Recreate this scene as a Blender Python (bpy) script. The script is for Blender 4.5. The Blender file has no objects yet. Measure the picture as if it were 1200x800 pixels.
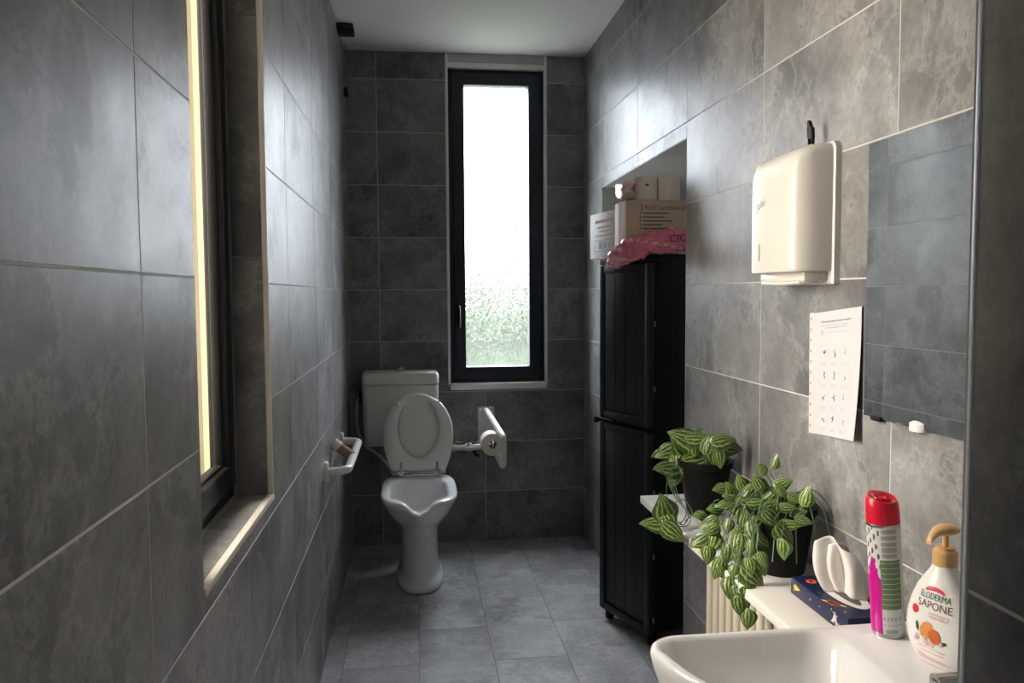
import bpy, bmesh, math, random
import numpy as np
from mathutils import Vector, Matrix

random.seed(7)
S = bpy.context.scene
COL = S.collection
R = math.radians

# ------------------------------------------------------------------ camera
F_PX, YAW, PITCH, ROLL, CAM_Z = 917.0, 7.0728, 3.41, -0.3487, 1.3733
_y, _p, _r = R(YAW), R(PITCH), R(ROLL)
FW = Vector((math.sin(_y) * math.cos(_p), math.cos(_y) * math.cos(_p), -math.sin(_p)))
_rt = Vector((math.cos(_y), -math.sin(_y), 0))
_up = _rt.cross(FW)
RT = _rt * math.cos(_r) + _up * math.sin(_r)
UP = _up * math.cos(_r) - _rt * math.sin(_r)
CAMP = Vector((0, 0, CAM_Z))
cam = bpy.data.cameras.new('camera')
cam.sensor_width = 36
cam.lens = F_PX / 1200 * 36
cam.clip_start = 0.02
camo = bpy.data.objects.new('camera', cam)
COL.objects.link(camo)
camo.matrix_world = Matrix.Translation(CAMP) @ Matrix((
    (RT.x, UP.x, -FW.x), (RT.y, UP.y, -FW.y), (RT.z, UP.z, -FW.z))).to_4x4()
S.camera = camo


def pix(x, y, axis, val):
    """point where the sight line of a photo pixel meets the plane axis = val"""
    d = FW + RT * ((x - 600) / F_PX) - UP * ((y - 400) / F_PX)
    return CAMP + d * ((val - CAMP[axis]) / d[axis])


# ------------------------------------------------------------------ sky and daylight
SKY = 10.0
W = bpy.data.worlds.new('overcast_sky')
S.world = W
W.use_nodes = True
nt = W.node_tree
bg = nt.nodes['Background']
tc = nt.nodes.new('ShaderNodeTexCoord')
sx = nt.nodes.new('ShaderNodeSeparateXYZ')
nt.links.new(tc.outputs['Generated'], sx.inputs[0])
mr = nt.nodes.new('ShaderNodeMapRange')
mr.inputs['From Min'].default_value = 0.0
mr.inputs['From Max'].default_value = 1.0
mr.inputs['To Min'].default_value = 0.72 * SKY
mr.inputs['To Max'].default_value = 1.0 * SKY
nt.links.new(sx.outputs['Z'], mr.inputs['Value'])
nt.links.new(mr.outputs[0], bg.inputs['Strength'])
bg.inputs['Color'].default_value = (0.95, 0.975, 1.0, 1)


def portal(name, loc, rot, sx_, sy_):
    l = bpy.data.lights.new(name, 'AREA')
    l.shape = 'RECTANGLE'
    l.size, l.size_y = sx_, sy_
    l.cycles.is_portal = True
    o = bpy.data.objects.new(name, l)
    o.location, o.rotation_euler = loc, rot
    COL.objects.link(o)


portal('sky_portal', (0.455, 4.60, 1.76), (R(-90), 0, 0), 0.60, 1.85)
portal('sky_portal', (-0.94, 1.64, 1.67), (0, R(-90), 0), 1.65, 0.72)

portal('sky_portal', (-0.93, -0.975, 1.55), (0, R(-90), 0), 1.15, 0.9)

S.view_settings.view_transform = 'Standard'
S.view_settings.look = 'None'
S.view_settings.gamma = 1.0
S.view_settings.use_curve_mapping = False
S.view_settings.exposure = 2.22
S.cycles.max_bounces = 10
S.cycles.diffuse_bounces = 6
S.cycles.transparent_max_bounces = 16
S.cycles.sample_clamp_indirect = 6.0

# ------------------------------------------------------------------ dimensions
XL, XR, YB, H = -0.3526, 0.9423, 4.298, 2.673
ROW = 0.2808


# ------------------------------------------------------------------ materials
def newmat(name):
    m = bpy.data.materials.new(name)
    m.use_nodes = True
    return m, m.node_tree, m.node_tree.nodes['Principled BSDF']


def N(t, kind, **kw):
    n = t.nodes.new('ShaderNode' + kind)
    for k, v in kw.items():
        if k in n.inputs:
            n.inputs[k].default_value = v
        else:
            setattr(n, k, v)
    return n


def mat(name, col, rough=0.5, metal=0.0, spec=0.5, coat=0.0, bump=0.0, bscale=60.0, vary=0.0, vscale=8.0, trans=0.0, alpha=1.0):
    m, t, b = newmat(name)
    b.inputs['Base Color'].default_value = (*col, 1)
    b.inputs['Roughness'].default_value = rough
    b.inputs['Metallic'].default_value = metal
    b.inputs['Specular IOR Level'].default_value = spec
    b.inputs['Coat Weight'].default_value = coat
    b.inputs['Transmission Weight'].default_value = trans
    b.inputs['Alpha'].default_value = alpha
    if vary or bump:
        c = N(t, 'TexCoord')
    if vary:
        n = N(t, 'TexNoise', Scale=vscale, Detail=6.0)
        t.links.new(c.outputs['Object'], n.inputs['Vector'])
        r = N(t, 'MapRange')
        r.inputs['From Min'].default_value = 0.3
        r.inputs['From Max'].default_value = 0.7
        r.inputs['To Min'].default_value = 1 - vary
        r.inputs['To Max'].default_value = 1 + vary
        t.links.new(n.outputs['Fac'], r.inputs['Value'])
        mx = N(t, 'VectorMath', operation='SCALE')
        mx.inputs[0].default_value = col
        t.links.new(r.outputs[0], mx.inputs['Scale'])
        t.links.new(mx.outputs[0], b.inputs['Base Color'])
    if bump:
        n = N(t, 'TexNoise', Scale=bscale, Detail=4.0)
        t.links.new(c.outputs['Object'], n.inputs['Vector'])
        bp = N(t, 'Bump', Strength=bump, Distance=0.004)
        t.links.new(n.outputs['Fac'], bp.inputs['Height'])
        t.links.new(bp.outputs[0], b.inputs['Normal'])
    return m


def tile_mat(name, dark, light, rough, stretch):
    """cement-look porcelain: cloudy greys, worn plaster patches, fine speckle, each tile its own cut"""
    m, t, b = newmat(name)
    L = t.links.new
    c = N(t, 'TexCoord')
    oi = N(t, 'ObjectInfo')
    off = N(t, 'VectorMath', operation='SCALE')
    off.inputs[0].default_value = (37.0, 91.0, 53.0)
    L(oi.outputs['Random'], off.inputs['Scale'])
    add = N(t, 'VectorMath', operation='ADD')
    L(c.outputs['Object'], add.inputs[0])
    L(off.outputs[0], add.inputs[1])
    st = N(t, 'VectorMath', operation='MULTIPLY')
    st.inputs[1].default_value = stretch
    L(add.outputs[0], st.inputs[0])
    cloud = N(t, 'TexNoise', Scale=3.2, Detail=8.0, Roughness=0.66, Distortion=0.1)
    L(st.outputs[0], cloud.inputs['Vector'])
    worn = N(t, 'TexNoise', Scale=3.6, Detail=12.0, Roughness=0.70, Distortion=0.25)
    L(add.outputs[0], worn.inputs['Vector'])
    fine = N(t, 'TexNoise', Scale=60.0, Detail=5.0, Roughness=0.7)
    L(st.outputs[0], fine.inputs['Vector'])
    r1 = N(t, 'ValToRGB')
    e = r1.color_ramp.elements
    e[0].position, e[0].color = 0.34, (*dark, 1)
    e[1].position, e[1].color = 0.68, (*light, 1)
    L(cloud.outputs['Fac'], r1.inputs['Fac'])
    r2 = N(t, 'ValToRGB')
    e = r2.color_ramp.elements
    e[0].position, e[0].color = 0.50, (0, 0, 0, 1)
    e[1].position, e[1].color = 0.66, (1, 1, 1, 1)
    L(worn.outputs['Fac'], r2.inputs['Fac'])
    patch = N(t, 'MixRGB', blend_type='MULTIPLY')
    patch.inputs['Color2'].default_value = (0.66, 0.66, 0.65, 1)
    L(r1.outputs['Color'], patch.inputs['Color1'])
    sc = N(t, 'Math', operation='MULTIPLY')
    sc.inputs[1].default_value = 0.75
    L(r2.outputs['Color'], sc.inputs[0])
    L(sc.outputs[0], patch.inputs['Fac'])
    # pale ragged flecks where the patch edge has flaked
    edge = N(t, 'ValToRGB')
    e = edge.color_ramp.elements
    e[0].position, e[0].color = 0.50, (0, 0, 0, 1)
    e[1].position, e[1].color = 0.555, (0, 0, 0, 1)
    x = edge.color_ramp.elements.new(0.53)
    x.color = (0.32, 0.32, 0.32, 1)
    L(worn.outputs['Fac'], edge.inputs['Fac'])
    lite = N(t, 'MixRGB', blend_type='ADD')
    lite.inputs['Color2'].default_value = (0.22, 0.22, 0.215, 1)
    L(edge.outputs['Color'], lite.inputs['Fac'])
    L(patch.outputs['Color'], lite.inputs['Color1'])
    fr = N(t, 'MapRange')
    fr.inputs['From Min'].default_value = 0.3
    fr.inputs['From Max'].default_value = 0.7
    fr.inputs['To Min'].default_value = 0.84
    fr.inputs['To Max'].default_value = 1.16
    L(fine.outputs['Fac'], fr.inputs['Value'])
    rr = N(t, 'MapRange')
    rr.inputs['To Min'].default_value = 0.88
    rr.inputs['To Max'].default_value = 1.12
    L(oi.outputs['Random'], rr.inputs['Value'])
    mm = N(t, 'Math', operation='MULTIPLY')
    L(fr.outputs[0], mm.inputs[0])
    L(rr.outputs[0], mm.inputs[1])
    out = N(t, 'VectorMath', operation='SCALE')
    L(lite.outputs['Color'], out.inputs[0])
    L(mm.outputs[0], out.inputs['Scale'])
    L(out.outputs[0], b.inputs['Base Color'])
    ro = N(t, 'MapRange')
    ro.inputs['From Min'].default_value = 0.3
    ro.inputs['From Max'].default_value = 0.7
    ro.inputs['To Min'].default_value = rough - 0.06
    ro.inputs['To Max'].default_value = rough + 0.10
    L(worn.outputs['Fac'], ro.inputs['Value'])
    L(ro.outputs[0], b.inputs['Roughness'])
    b.inputs['Specular IOR Level'].default_value = 0.36
    bp = N(t, 'Bump', Strength=0.14, Distance=0.002)
    L(worn.outputs['Fac'], bp.inputs['Height'])
    L(bp.outputs[0], b.inputs['Normal'])
    return m


M = {}
M['tile'] = tile_mat('cement_tile', (0.105, 0.103, 0.103), (0.280, 0.275, 0.272), 0.385, (1, 1, 1))
M['floor_tile'] = tile_mat('cement_floor_tile', (0.22, 0.222, 0.225), (0.46, 0.462, 0.465), 0.42, (1, 1, 1))
M['grout'] = mat('grey_grout', (0.50, 0.495, 0.485), 0.8)
M['floor_grout'] = mat('grey_floor_grout', (0.20, 0.20, 0.20), 0.8)
M['plaster'] = mat('white_plaster', (0.70, 0.69, 0.675), 0.75, bump=0.03)
M['hall'] = mat('hall_paint', (0.62, 0.60, 0.57), 0.8)
M['white_trim'] = mat('white_trim', (0.80, 0.79, 0.76), 0.35)
M['cream_trim'] = mat('cream_trim', (0.62, 0.585, 0.52), 0.4)
M['anthracite'] = mat('anthracite_frame', (0.014, 0.018, 0.028), 0.42, spec=0.4)
M['black_frame'] = mat('black_frame', (0.005, 0.005, 0.005), 0.5, spec=0.25)
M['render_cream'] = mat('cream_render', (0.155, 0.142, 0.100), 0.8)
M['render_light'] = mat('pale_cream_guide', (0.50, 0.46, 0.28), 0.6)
M['ceramic'] = mat('white_ceramic', (0.78, 0.78, 0.775), 0.10, coat=0.4)
M['tank_plastic'] = mat('ivory_plastic', (0.66, 0.64, 0.60), 0.30)
M['seat_plastic'] = mat('cream_white_plastic', (0.70, 0.68, 0.64), 0.28)
M['chrome'] = mat('chrome', (0.75, 0.75, 0.76), 0.12, metal=1.0)
M['white_enamel'] = mat('white_enamel', (0.78, 0.775, 0.76), 0.3)
M['hose'] = mat('grey_hose', (0.55, 0.55, 0.55), 0.5)
M['black_plastic'] = mat('black_plastic', (0.006, 0.006, 0.007), 0.5, spec=0.25)
M['cabinet'] = mat('charcoal_resin', (0.016, 0.018, 0.018), 0.48, spec=0.35, bump=0.02, bscale=300)
M['cabinet_dark'] = mat('black_resin', (0.005, 0.006, 0.006), 0.5, spec=0.25)
M['cardboard'] = mat('brown_cardboard', (0.62, 0.49, 0.38), 0.8, vary=0.06)
M['white_board'] = mat('white_cardboard', (0.78, 0.72, 0.68), 0.7, vary=0.04)
M['ink'] = mat('dark_ink', (0.10, 0.085, 0.08), 0.7)
M['red_ink'] = mat('faded_red_ink', (0.55, 0.20, 0.18), 0.7)
M['tan_card'] = mat('roll_core_card', (0.36, 0.24, 0.18), 0.85)
M['paper'] = mat('white_paper', (0.52, 0.51, 0.52), 0.75)
M['tissue_paper'] = mat('tissue_paper', (0.72, 0.69, 0.66), 0.9, bump=0.45, bscale=28)
M['roll_paper'] = mat('roll_paper', (0.82, 0.76, 0.68), 0.9, bump=0.2, bscale=30)
M['wrap_pink'] = mat('pink_plastic', (0.78, 0.22, 0.33), 0.22, bump=0.5, bscale=35, vary=0.3, vscale=14)
M['wrap_pale'] = mat('pale_pink_plastic', (0.82, 0.58, 0.62), 0.22, bump=0.5, bscale=35, vary=0.15, vscale=20)
M['purple_ink'] = mat('purple_ink', (0.09, 0.02, 0.16), 0.4)
M['beige_plastic'] = mat('beige_white_plastic', (0.55, 0.53, 0.49), 0.32)
M['grey_slot'] = mat('grey_slot', (0.22, 0.20, 0.19), 0.5)
M['mirror'] = mat('mirror_silver', (0.97, 0.96, 0.90), 0.02, metal=1.0)
M['mirror_edge'] = mat('mirror_edge', (0.35, 0.42, 0.38), 0.2)
M['sleeve'] = mat('clear_sleeve_edge', (0.62, 0.60, 0.57), 0.25)
M['blue_ink'] = mat('blue_ink', (0.10, 0.30, 0.48), 0.7)
M['grey_ink'] = mat('pale_grey_ink', (0.42, 0.41, 0.41), 0.7)
M['shelf'] = mat('white_laminate', (0.74, 0.71, 0.66), 0.35)
M['radiator'] = mat('beige_enamel', (0.66, 0.60, 0.49), 0.35)
M['pot'] = mat('black_pot', (0.005, 0.005, 0.005), 0.6, spec=0.2)
M['soil'] = mat('dark_soil', (0.02, 0.015, 0.01), 0.95, bump=0.6)
M['stem'] = mat('pale_green_stem', (0.09, 0.15, 0.07), 0.5)
M['red_cap'] = mat('red_cap', (0.62, 0.008, 0.035), 0.3)
M['can_white'] = mat('can_white', (0.62, 0.62, 0.60), 0.35)
M['can_grey'] = mat('can_grey', (0.36, 0.37, 0.37), 0.4)
M['can_green'] = mat('can_green', (0.13, 0.21, 0.10), 0.4)
M['magenta'] = mat('magenta', (0.56, 0.004, 0.26), 0.3)
M['can_steel'] = mat('can_steel', (0.55, 0.55, 0.55), 0.3, metal=1.0)
M['bottle_white'] = mat('bottle_white', (0.80, 0.79, 0.77), 0.25)
M['pump_tan'] = mat('tan_pump', (0.66, 0.40, 0.17), 0.32)
M['maroon_ink'] = mat('maroon_ink', (0.17, 0.05, 0.06), 0.5)
M['label_red'] = mat('label_red', (0.60, 0.03, 0.06), 0.4)
M['label_green'] = mat('label_green', (0.03, 0.11, 0.05), 0.5)
M['label_pink'] = mat('label_pink', (0.72, 0.33, 0.38), 0.4)
M['label_pale_pink'] = mat('label_pale_pink', (0.74, 0.47, 0.51), 0.4)
M['almond'] = mat('almond_orange', (0.72, 0.28, 0.07), 0.5)
M['almond_dark'] = mat('almond_dark', (0.62, 0.13, 0.02), 0.5)
M['navy'] = mat('navy_card', (0.010, 0.016, 0.060), 0.4)
M['orange'] = mat('print_orange', (0.80, 0.13, 0.04), 0.5)
M['yellow'] = mat('print_yellow', (0.80, 0.50, 0.05), 0.5)
M['grass'] = mat('lawn', (0.16, 0.165, 0.13), 0.9, vary=0.3)
M['dark_lining'] = mat('dark_lining', (0.10, 0.095, 0.09), 0.8)
M['gravel'] = mat('pale_gravel', (0.55, 0.51, 0.45), 0.9, vary=0.15, vscale=30)
M['baffle'] = mat('grey_baffle', (0.30, 0.28, 0.24), 0.85)
M['hedge'] = mat('hedge_leaf', (0.038, 0.050, 0.026), 0.9, spec=0.0, vary=0.2)


def leaf_mat():
    m, t, b = newmat('variegated_leaf')
    L = t.links.new
    uv = N(t, 'UVMap')
    s = N(t, 'SeparateXYZ')
    L(uv.outputs[0], s.inputs[0])
    n = N(t, 'TexNoise', Scale=9.0, Detail=3.0)
    L(uv.outputs[0], n.inputs['Vector'])
    a = N(t, 'Math', operation='MULTIPLY_ADD')
    a.inputs[1].default_value = 0.16
    L(n.outputs['Fac'], a.inputs[0])
    L(s.outputs['X'], a.inputs[2])
    w = N(t, 'Math', operation='MULTIPLY')
    w.inputs[1].default_value = 2 * math.pi * 5.0
    L(a.outputs[0], w.inputs[0])
    sn = N(t, 'Math', operation='SINE')
    L(w.outputs[0], sn.inputs[0])
    fade = N(t, 'MapRange')           # stripes thin out to the dark rim and tip
    fade.inputs['From Min'].default_value = 0.05
    fade.inputs['From Max'].default_value = 0.95
    L(s.outputs['Y'], fade.inputs['Value'])
    r = N(t, 'ValToRGB')
    e = r.color_ramp.elements
    e[0].position, e[0].color = 0.42, (0.040, 0.084, 0.019, 1)
    e[1].position, e[1].color = 0.98, (0.34, 0.42, 0.12, 1)
    x = r.color_ramp.elements.new(0.66)
    x.color = (0.095, 0.165, 0.036, 1)
    h = N(t, 'Math', operation='MULTIPLY_ADD')
    h.inputs[1].default_value = 0.5
    h.inputs[2].default_value = 0.5
    L(sn.outputs[0], h.inputs[0])
    L(h.outputs[0], r.inputs['Fac'])
    rim = N(t, 'Math', operation='PINGPONG')
    rim.inputs[1].default_value = 0.5
    L(s.outputs['X'], rim.inputs[0])
    rr = N(t, 'MapRange')
    rr.inputs['From Min'].default_value = 0.02
    rr.inputs['From Max'].default_value = 0.14
    L(rim.outputs[0], rr.inputs['Value'])
    mx = N(t, 'MixRGB')
    mx.inputs['Color1'].default_value = (0.045, 0.11, 0.02, 1)
    L(rr.outputs[0], mx.inputs['Fac'])
    L(r.outputs['Color'], mx.inputs['Color2'])
    oi = N(t, 'ObjectInfo')
    hs = N(t, 'HueSaturation')
    v = N(t, 'MapRange')
    v.inputs['To Min'].default_value = 0.7
    v.inputs['To Max'].default_value = 1.25
    L(oi.outputs['Random'], v.inputs['Value'])
    L(v.outputs[0], hs.inputs['Value'])
    L(mx.outputs['Color'], hs.inputs['Color'])
    L(hs.outputs['Color'], b.inputs['Base Color'])
    b.inputs['Roughness'].default_value = 0.38
    return m


M['leaf'] = leaf_mat()


def pane_mat(name, tint, clear, bscale, pattern=0.5):
    """obscured window glass: part of the daylight passes straight, part is scattered by the pressed pattern"""
    m = bpy.data.materials.new(name)
    m.use_nodes = True
    t = m.node_tree
    t.nodes.clear()
    L = t.links.new
    o = N(t, 'OutputMaterial')
    tr = N(t, 'BsdfTransparent')
    tr.inputs['Color'].default_value = (*tint, 1)
    tl = N(t, 'BsdfTranslucent')
    tl.inputs['Color'].default_value = (*tint, 1)
    gl = N(t, 'BsdfGlossy', Roughness=0.15)
    c = N(t, 'TexCoord')
    vo = N(t, 'TexVoronoi', Scale=bscale)
    L(c.outputs['Object'], vo.inputs['Vector'])
    bp = N(t, 'Bump', Strength=pattern, Distance=0.003)
    L(vo.outputs['Distance'], bp.inputs['Height'])
    L(bp.outputs[0], tl.inputs['Normal'])
    L(bp.outputs[0], gl.inputs['Normal'])
    fac = N(t, 'MapRange')
    fac.inputs['From Max'].default_value = 0.7
    fac.inputs['To Min'].default_value = 1 - clear - 0.012 * (clear < 1)
    fac.inputs['To Max'].default_value = 1 - clear + 0.012 * (clear < 1)
    L(vo.outputs['Distance'], fac.inputs['Value'])
    m1 = N(t, 'MixShader')
    L(fac.outputs[0], m1.inputs[0])
    L(tr.outputs[0], m1.inputs[1])
    L(tl.outputs[0], m1.inputs[2])
    m2 = N(t, 'MixShader')
    m2.inputs[0].default_value = 0.05
    L(m1.outputs[0], m2.inputs[1])
    L(gl.outputs[0], m2.inputs[2])
    L(m2.outputs[0], o.inputs[0])
    return m


M['pane'] = pane_mat('obscured_glass', (0.78, 0.80, 0.825), 0.985, 70)
M['pane_fill'] = pane_mat('fill_window_glass', (0.40, 0.44, 0.48), 0.97, 70)  # tint sets how much of the added fill daylight comes in
M['pane_warm'] = pane_mat('warm_tint_glass', (0.97, 0.91, 0.835), 1.0, 70, 0.0)  # tint stands in for warm light arriving from outside


# ------------------------------------------------------------------ geometry helpers
class G:
    """collects shapes into one mesh"""
    def __init__(s):
        s.v, s.f, s.m, s.mi = [], [], [], 0

    def add(s, vs, fs):
        o = len(s.v)
        s.v += [tuple(p) for p in vs]
        s.f += [[i + o for i in f] for f in fs]
        s.m += [s.mi] * len(fs)
        return s

    def box(s, lo, hi, bev=0.0, seg=2):
        bm = bmesh.new()
        bmesh.ops.create_cube(bm, size=1)
        for v in bm.verts:
            v.co = Vector([(lo[k] + hi[k]) / 2 + v.co[k] * (hi[k] - lo[k]) for k in range(3)])
        if bev:
            bmesh.ops.bevel(bm, geom=bm.edges[:], offset=bev, segments=seg, affect='EDGES', profile=0.5)
        return s.bm(bm)

    def bm(s, bm):
        bm.verts.index_update()
        s.add([v.co for v in bm.verts], [[v.index for v in f.verts] for f in bm.faces])
        bm.free()
        return s

    def loft(s, rings, cap0=True, cap1=True, closed=True):
        n = len(rings[0])
        vs = [p for r in rings for p in r]
        fs = []
        for i in range(len(rings) - 1):
            for j in range(n if closed else n - 1):
                k = (j + 1) % n
                fs.append([i * n + j, i * n + k, (i + 1) * n + k, (i + 1) * n + j])
        if cap0:
            fs.append(list(range(n))[::-1])
        if cap1:
            fs.append([(len(rings) - 1) * n + j for j in range(n)])
        return s.add(vs, fs)

    def lathe(s, prof, c=(0, 0, 0), seg=32, cap0=True, cap1=True, M4=None):
        rings = []
        for r, z in prof:
            ring = [Vector((r * math.cos(2 * math.pi * k / seg), r * math.sin(2 * math.pi * k / seg), z)) for k in range(seg)]
            if M4:
                ring = [M4 @ p for p in ring]
            rings.append([p + Vector(c) for p in ring])
        return s.loft(rings, cap0, cap1)

    def cyl(s, a, b, r, seg=16, r2=None):
        a, b = Vector(a), Vector(b)
        d = b - a
        q = d.to_track_quat('Z', 'Y').to_matrix().to_4x4()
        return s.lathe([(r, 0), (r if r2 is None else r2, d.length)], a, seg, M4=q)

    def tube(s, path, r, seg=10, caps=True):
        path = [Vector(p) for p in path]
        rings = []
        up = None
        for i, p in enumerate(path):
            t = (path[min(i + 1, len(path) - 1)] - path[max(i - 1, 0)]).normalized()
            if up is None:
                up = t.orthogonal().normalized()
            up = (up - t * up.dot(t))
            up = up.normalized() if up.length > 1e-6 else t.orthogonal().normalized()
            sd = t.cross(up)
            rr = r[i] if isinstance(r, (list, tuple)) else r
            rings.append([p + up * (rr * math.cos(2 * math.pi * k / seg)) + sd * (rr * math.sin(2 * math.pi * k / seg)) for k in range(seg)])
        return s.loft(rings, caps, caps)

    def prism(s, pts, axis, a, b):
        """polygon pts (two coordinates) pushed along axis from a to b"""
        def put(p, h):
            q = list(p)
            q.insert(axis, h)
            return q
        return s.loft([[put(p, a) for p in pts], [put(p, b) for p in pts]])

    def quad(s, a, b, c, d):
        return s.add([a, b, c, d], [[0, 1, 2, 3]])


def smooth_path(pts, n=8):
    pts = [Vector(p) for p in pts]
    out = []
    for i in range(len(pts) - 1):
        p0, p1, p2, p3 = pts[max(i - 1, 0)], pts[i], pts[i + 1], pts[min(i + 2, len(pts) - 1)]
        for k in range(n):
            t = k / n
            out.append(0.5 * ((2 * p1) + (p2 - p0) * t + (2 * p0 - 5 * p1 + 4 * p2 - p3) * t * t + (3 * p1 - p0 - 3 * p2 + p3) * t ** 3))
    out.append(pts[-1])
    return out


def fillet_path(pts, rad, n=6):
    pts = [Vector(p) for p in pts]
    out = [pts[0]]
    for i in range(1, len(pts) - 1):
        a, b, c = pts[i - 1], pts[i], pts[i + 1]
        d1, d2 = (a - b).normalized(), (c - b).normalized()
        s_, e_ = b + d1 * rad, b + d2 * rad
        for k in range(n + 1):
            t = k / n
            out.append(s_ * (1 - t) ** 2 + b * (2 * t * (1 - t)) + e_ * t * t)
    out.append(pts[-1])
    return out


def obj(name, g, mats, parent=None, smooth=35, loc=None, rotz=None, fix=True):
    me = bpy.data.meshes.new(name)
    me.from_pydata(g.v, [], g.f)
    mats = mats if isinstance(mats, (list, tuple)) else [mats]
    for k in mats:
        me.materials.append(M[k])
    if len(mats) > 1:
        me.polygons.foreach_set('material_index', g.m)
    if fix:
        bm = bmesh.new()
        bm.from_mesh(me)
        bmesh.ops.recalc_face_normals(bm, faces=bm.faces)
        bm.to_mesh(me)
        bm.free()
    if smooth:
        me.polygons.foreach_set('use_smooth', [True] * len(me.polygons))
        me.set_sharp_from_angle(angle=R(smooth))
    me.update()
    o = bpy.data.objects.new(name, me)
    COL.objects.link(o)
    if parent:
        o.parent = parent
    if loc:
        o.location = loc
    if rotz:
        o.rotation_euler.z = rotz
    return o


def tag(o, label, cat, group=None):
    o['label'] = label
    o['category'] = cat
    if group:
        o['group'] = group
    return o


def thing(name, label, cat, loc=(0, 0, 0), rotz=0, group=None):
    o = bpy.data.objects.new(name, None)
    o.empty_display_size = 0.05
    COL.objects.link(o)
    o.location = loc
    o.rotation_euler = (0, 0, rotz)
    return tag(o, label, cat, group)


def struct(name, g, mats, label=None, smooth=35):
    o = obj(name, g, mats, None, smooth)
    o['kind'] = 'structure'
    if label:
        o['label'] = label
    return o


_texts = {}


def text(s, size, align='CENTER'):
    """flat letter shapes of a word: vertices (x, y) and faces"""
    k = (s, align)
    if k not in _texts:
        cu = bpy.data.curves.new('t', 'FONT')
        cu.body, cu.align_x, cu.align_y = s, align, 'CENTER'
        cu.size, cu.resolution_u = 1.0, 3
        o = bpy.data.objects.new('t', cu)
        COL.objects.link(o)
        bpy.context.view_layer.update()
        me = bpy.data.meshes.new_from_object(o.evaluated_get(bpy.context.evaluated_depsgraph_get()))
        _texts[k] = ([(v.co.x, v.co.y) for v in me.vertices], [list(p.vertices) for p in me.polygons])
        bpy.data.objects.remove(o)
        bpy.data.curves.remove(cu)
        bpy.data.meshes.remove(me)
    vs, fs = _texts[k]
    return [(x * size, y * size) for x, y in vs], fs


# ------------------------------------------------------------------ tiled surfaces
JOINT, TH, BEV = 0.0035, 0.008, 0.0004
_tile_meshes = {}


def tile_mesh(w, h, A, material):
    """one tile: w along A[0], h along A[1], face towards A[2]; chamfered edges; back at the wall"""
    key = (round(w, 4), round(h, 4), tuple(tuple(a) for a in A), material)
    if key in _tile_meshes:
        return _tile_meshes[key]
    u, v, n = [Vector(a) for a in A]
    a, b, c = w / 2, h / 2, BEV
    def ring(x, y, z):
        return [u * p + v * q + n * z for p, q in ((-x, -y), (x, -y), (x, y), (-x, y))]
    g = G().loft([ring(a, b, -TH + 0.001), ring(a, b, -c), ring(a - c, b - c, 0)], False, True)
    me = bpy.data.meshes.new('tile')
    me.from_pydata(g.v, [], g.f)
    me.materials.append(M[material])
    bm = bmesh.new()
    bm.from_mesh(me)
    bmesh.ops.recalc_face_normals(bm, faces=bm.faces)
    bm.to_mesh(me)
    bm.free()
    # make sure the face points outward
    if me.polygons[-1].normal.dot(n) < 0:
        me.flip_normals()
    _tile_meshes[key] = me
    return me


def lay(parent, origin, A, ujoints, vjoints, holes=(), material='tile', colmap=None):
    """tiles between consecutive joints; a tile cut by an opening is notched round it"""
    u, v, n = [Vector(a) for a in A]
    O = Vector(origin)
    for iu in range(len(ujoints) - 1):
        vj = colmap[iu] if colmap else vjoints
        for iv in range(len(vj) - 1):
            u0, u1 = ujoints[iu] + JOINT / 2, ujoints[iu + 1] - JOINT / 2
            v0, v1 = vj[iv] + JOINT / 2, vj[iv + 1] - JOINT / 2
            if u1 - u0 < 0.006 or v1 - v0 < 0.006:
                continue
            us, vs = {u0, u1}, {v0, v1}
            for (a, b, c, d) in holes:
                us |= {x for x in (a, b) if u0 < x < u1}
                vs |= {x for x in (c, d) if v0 < x < v1}
            us, vs = sorted(us), sorted(vs)
            keep = set()
            for i in range(len(us) - 1):
                for j in range(len(vs) - 1):
                    mu, mv = (us[i] + us[i + 1]) / 2, (vs[j] + vs[j + 1]) / 2
                    if not any(a < mu < b and c < mv < d for a, b, c, d in holes):
                        keep.add((i, j))
            if not keep:
                continue
            i0, i1 = min(k[0] for k in keep), max(k[0] for k in keep) + 1
            j0, j1 = min(k[1] for k in keep), max(k[1] for k in keep) + 1
            a, b, c, d = us[i0], us[i1], vs[j0], vs[j1]
            if b - a < 0.006 or d - c < 0.006:
                continue
            cu, cv = (a + b) / 2, (c + d) / 2
            if len(keep) == (i1 - i0) * (j1 - j0):
                me = tile_mesh(b - a, d - c, A, material)
            else:
                g = G()
                P = lambda x, y, z: u * (x - cu) + v * (y - cv) + n * z
                for (i, j) in keep:
                    p, q, r_, s_ = us[i], us[i + 1], vs[j], vs[j + 1]
                    g.quad(P(p, r_, 0), P(q, r_, 0), P(q, s_, 0), P(p, s_, 0))
                    for (di, dj, e0, e1) in ((-1, 0, (p, r_), (p, s_)), (1, 0, (q, r_), (q, s_)), (0, -1, (p, r_), (q, r_)), (0, 1, (p, s_), (q, s_))):
                        if (i + di, j + dj) not in keep:
                            g.quad(P(*e0, 0), P(*e1, 0), P(*e1, -TH + 0.001), P(*e0, -TH + 0.001))
                me = bpy.data.meshes.new('tile')
                me.from_pydata(g.v, [], g.f)
                me.materials.append(M[material])
                bm = bmesh.new()
                bm.from_mesh(me)
                bmesh.ops.remove_doubles(bm, verts=bm.verts, dist=1e-5)
                bmesh.ops.recalc_face_normals(bm, faces=bm.faces)
                bm.to_mesh(me)
                bm.free()
            o = bpy.data.objects.new('tile', me)
            o.location = O + u * cu + v * cv
            o.parent = parent
            COL.objects.link(o)


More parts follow.
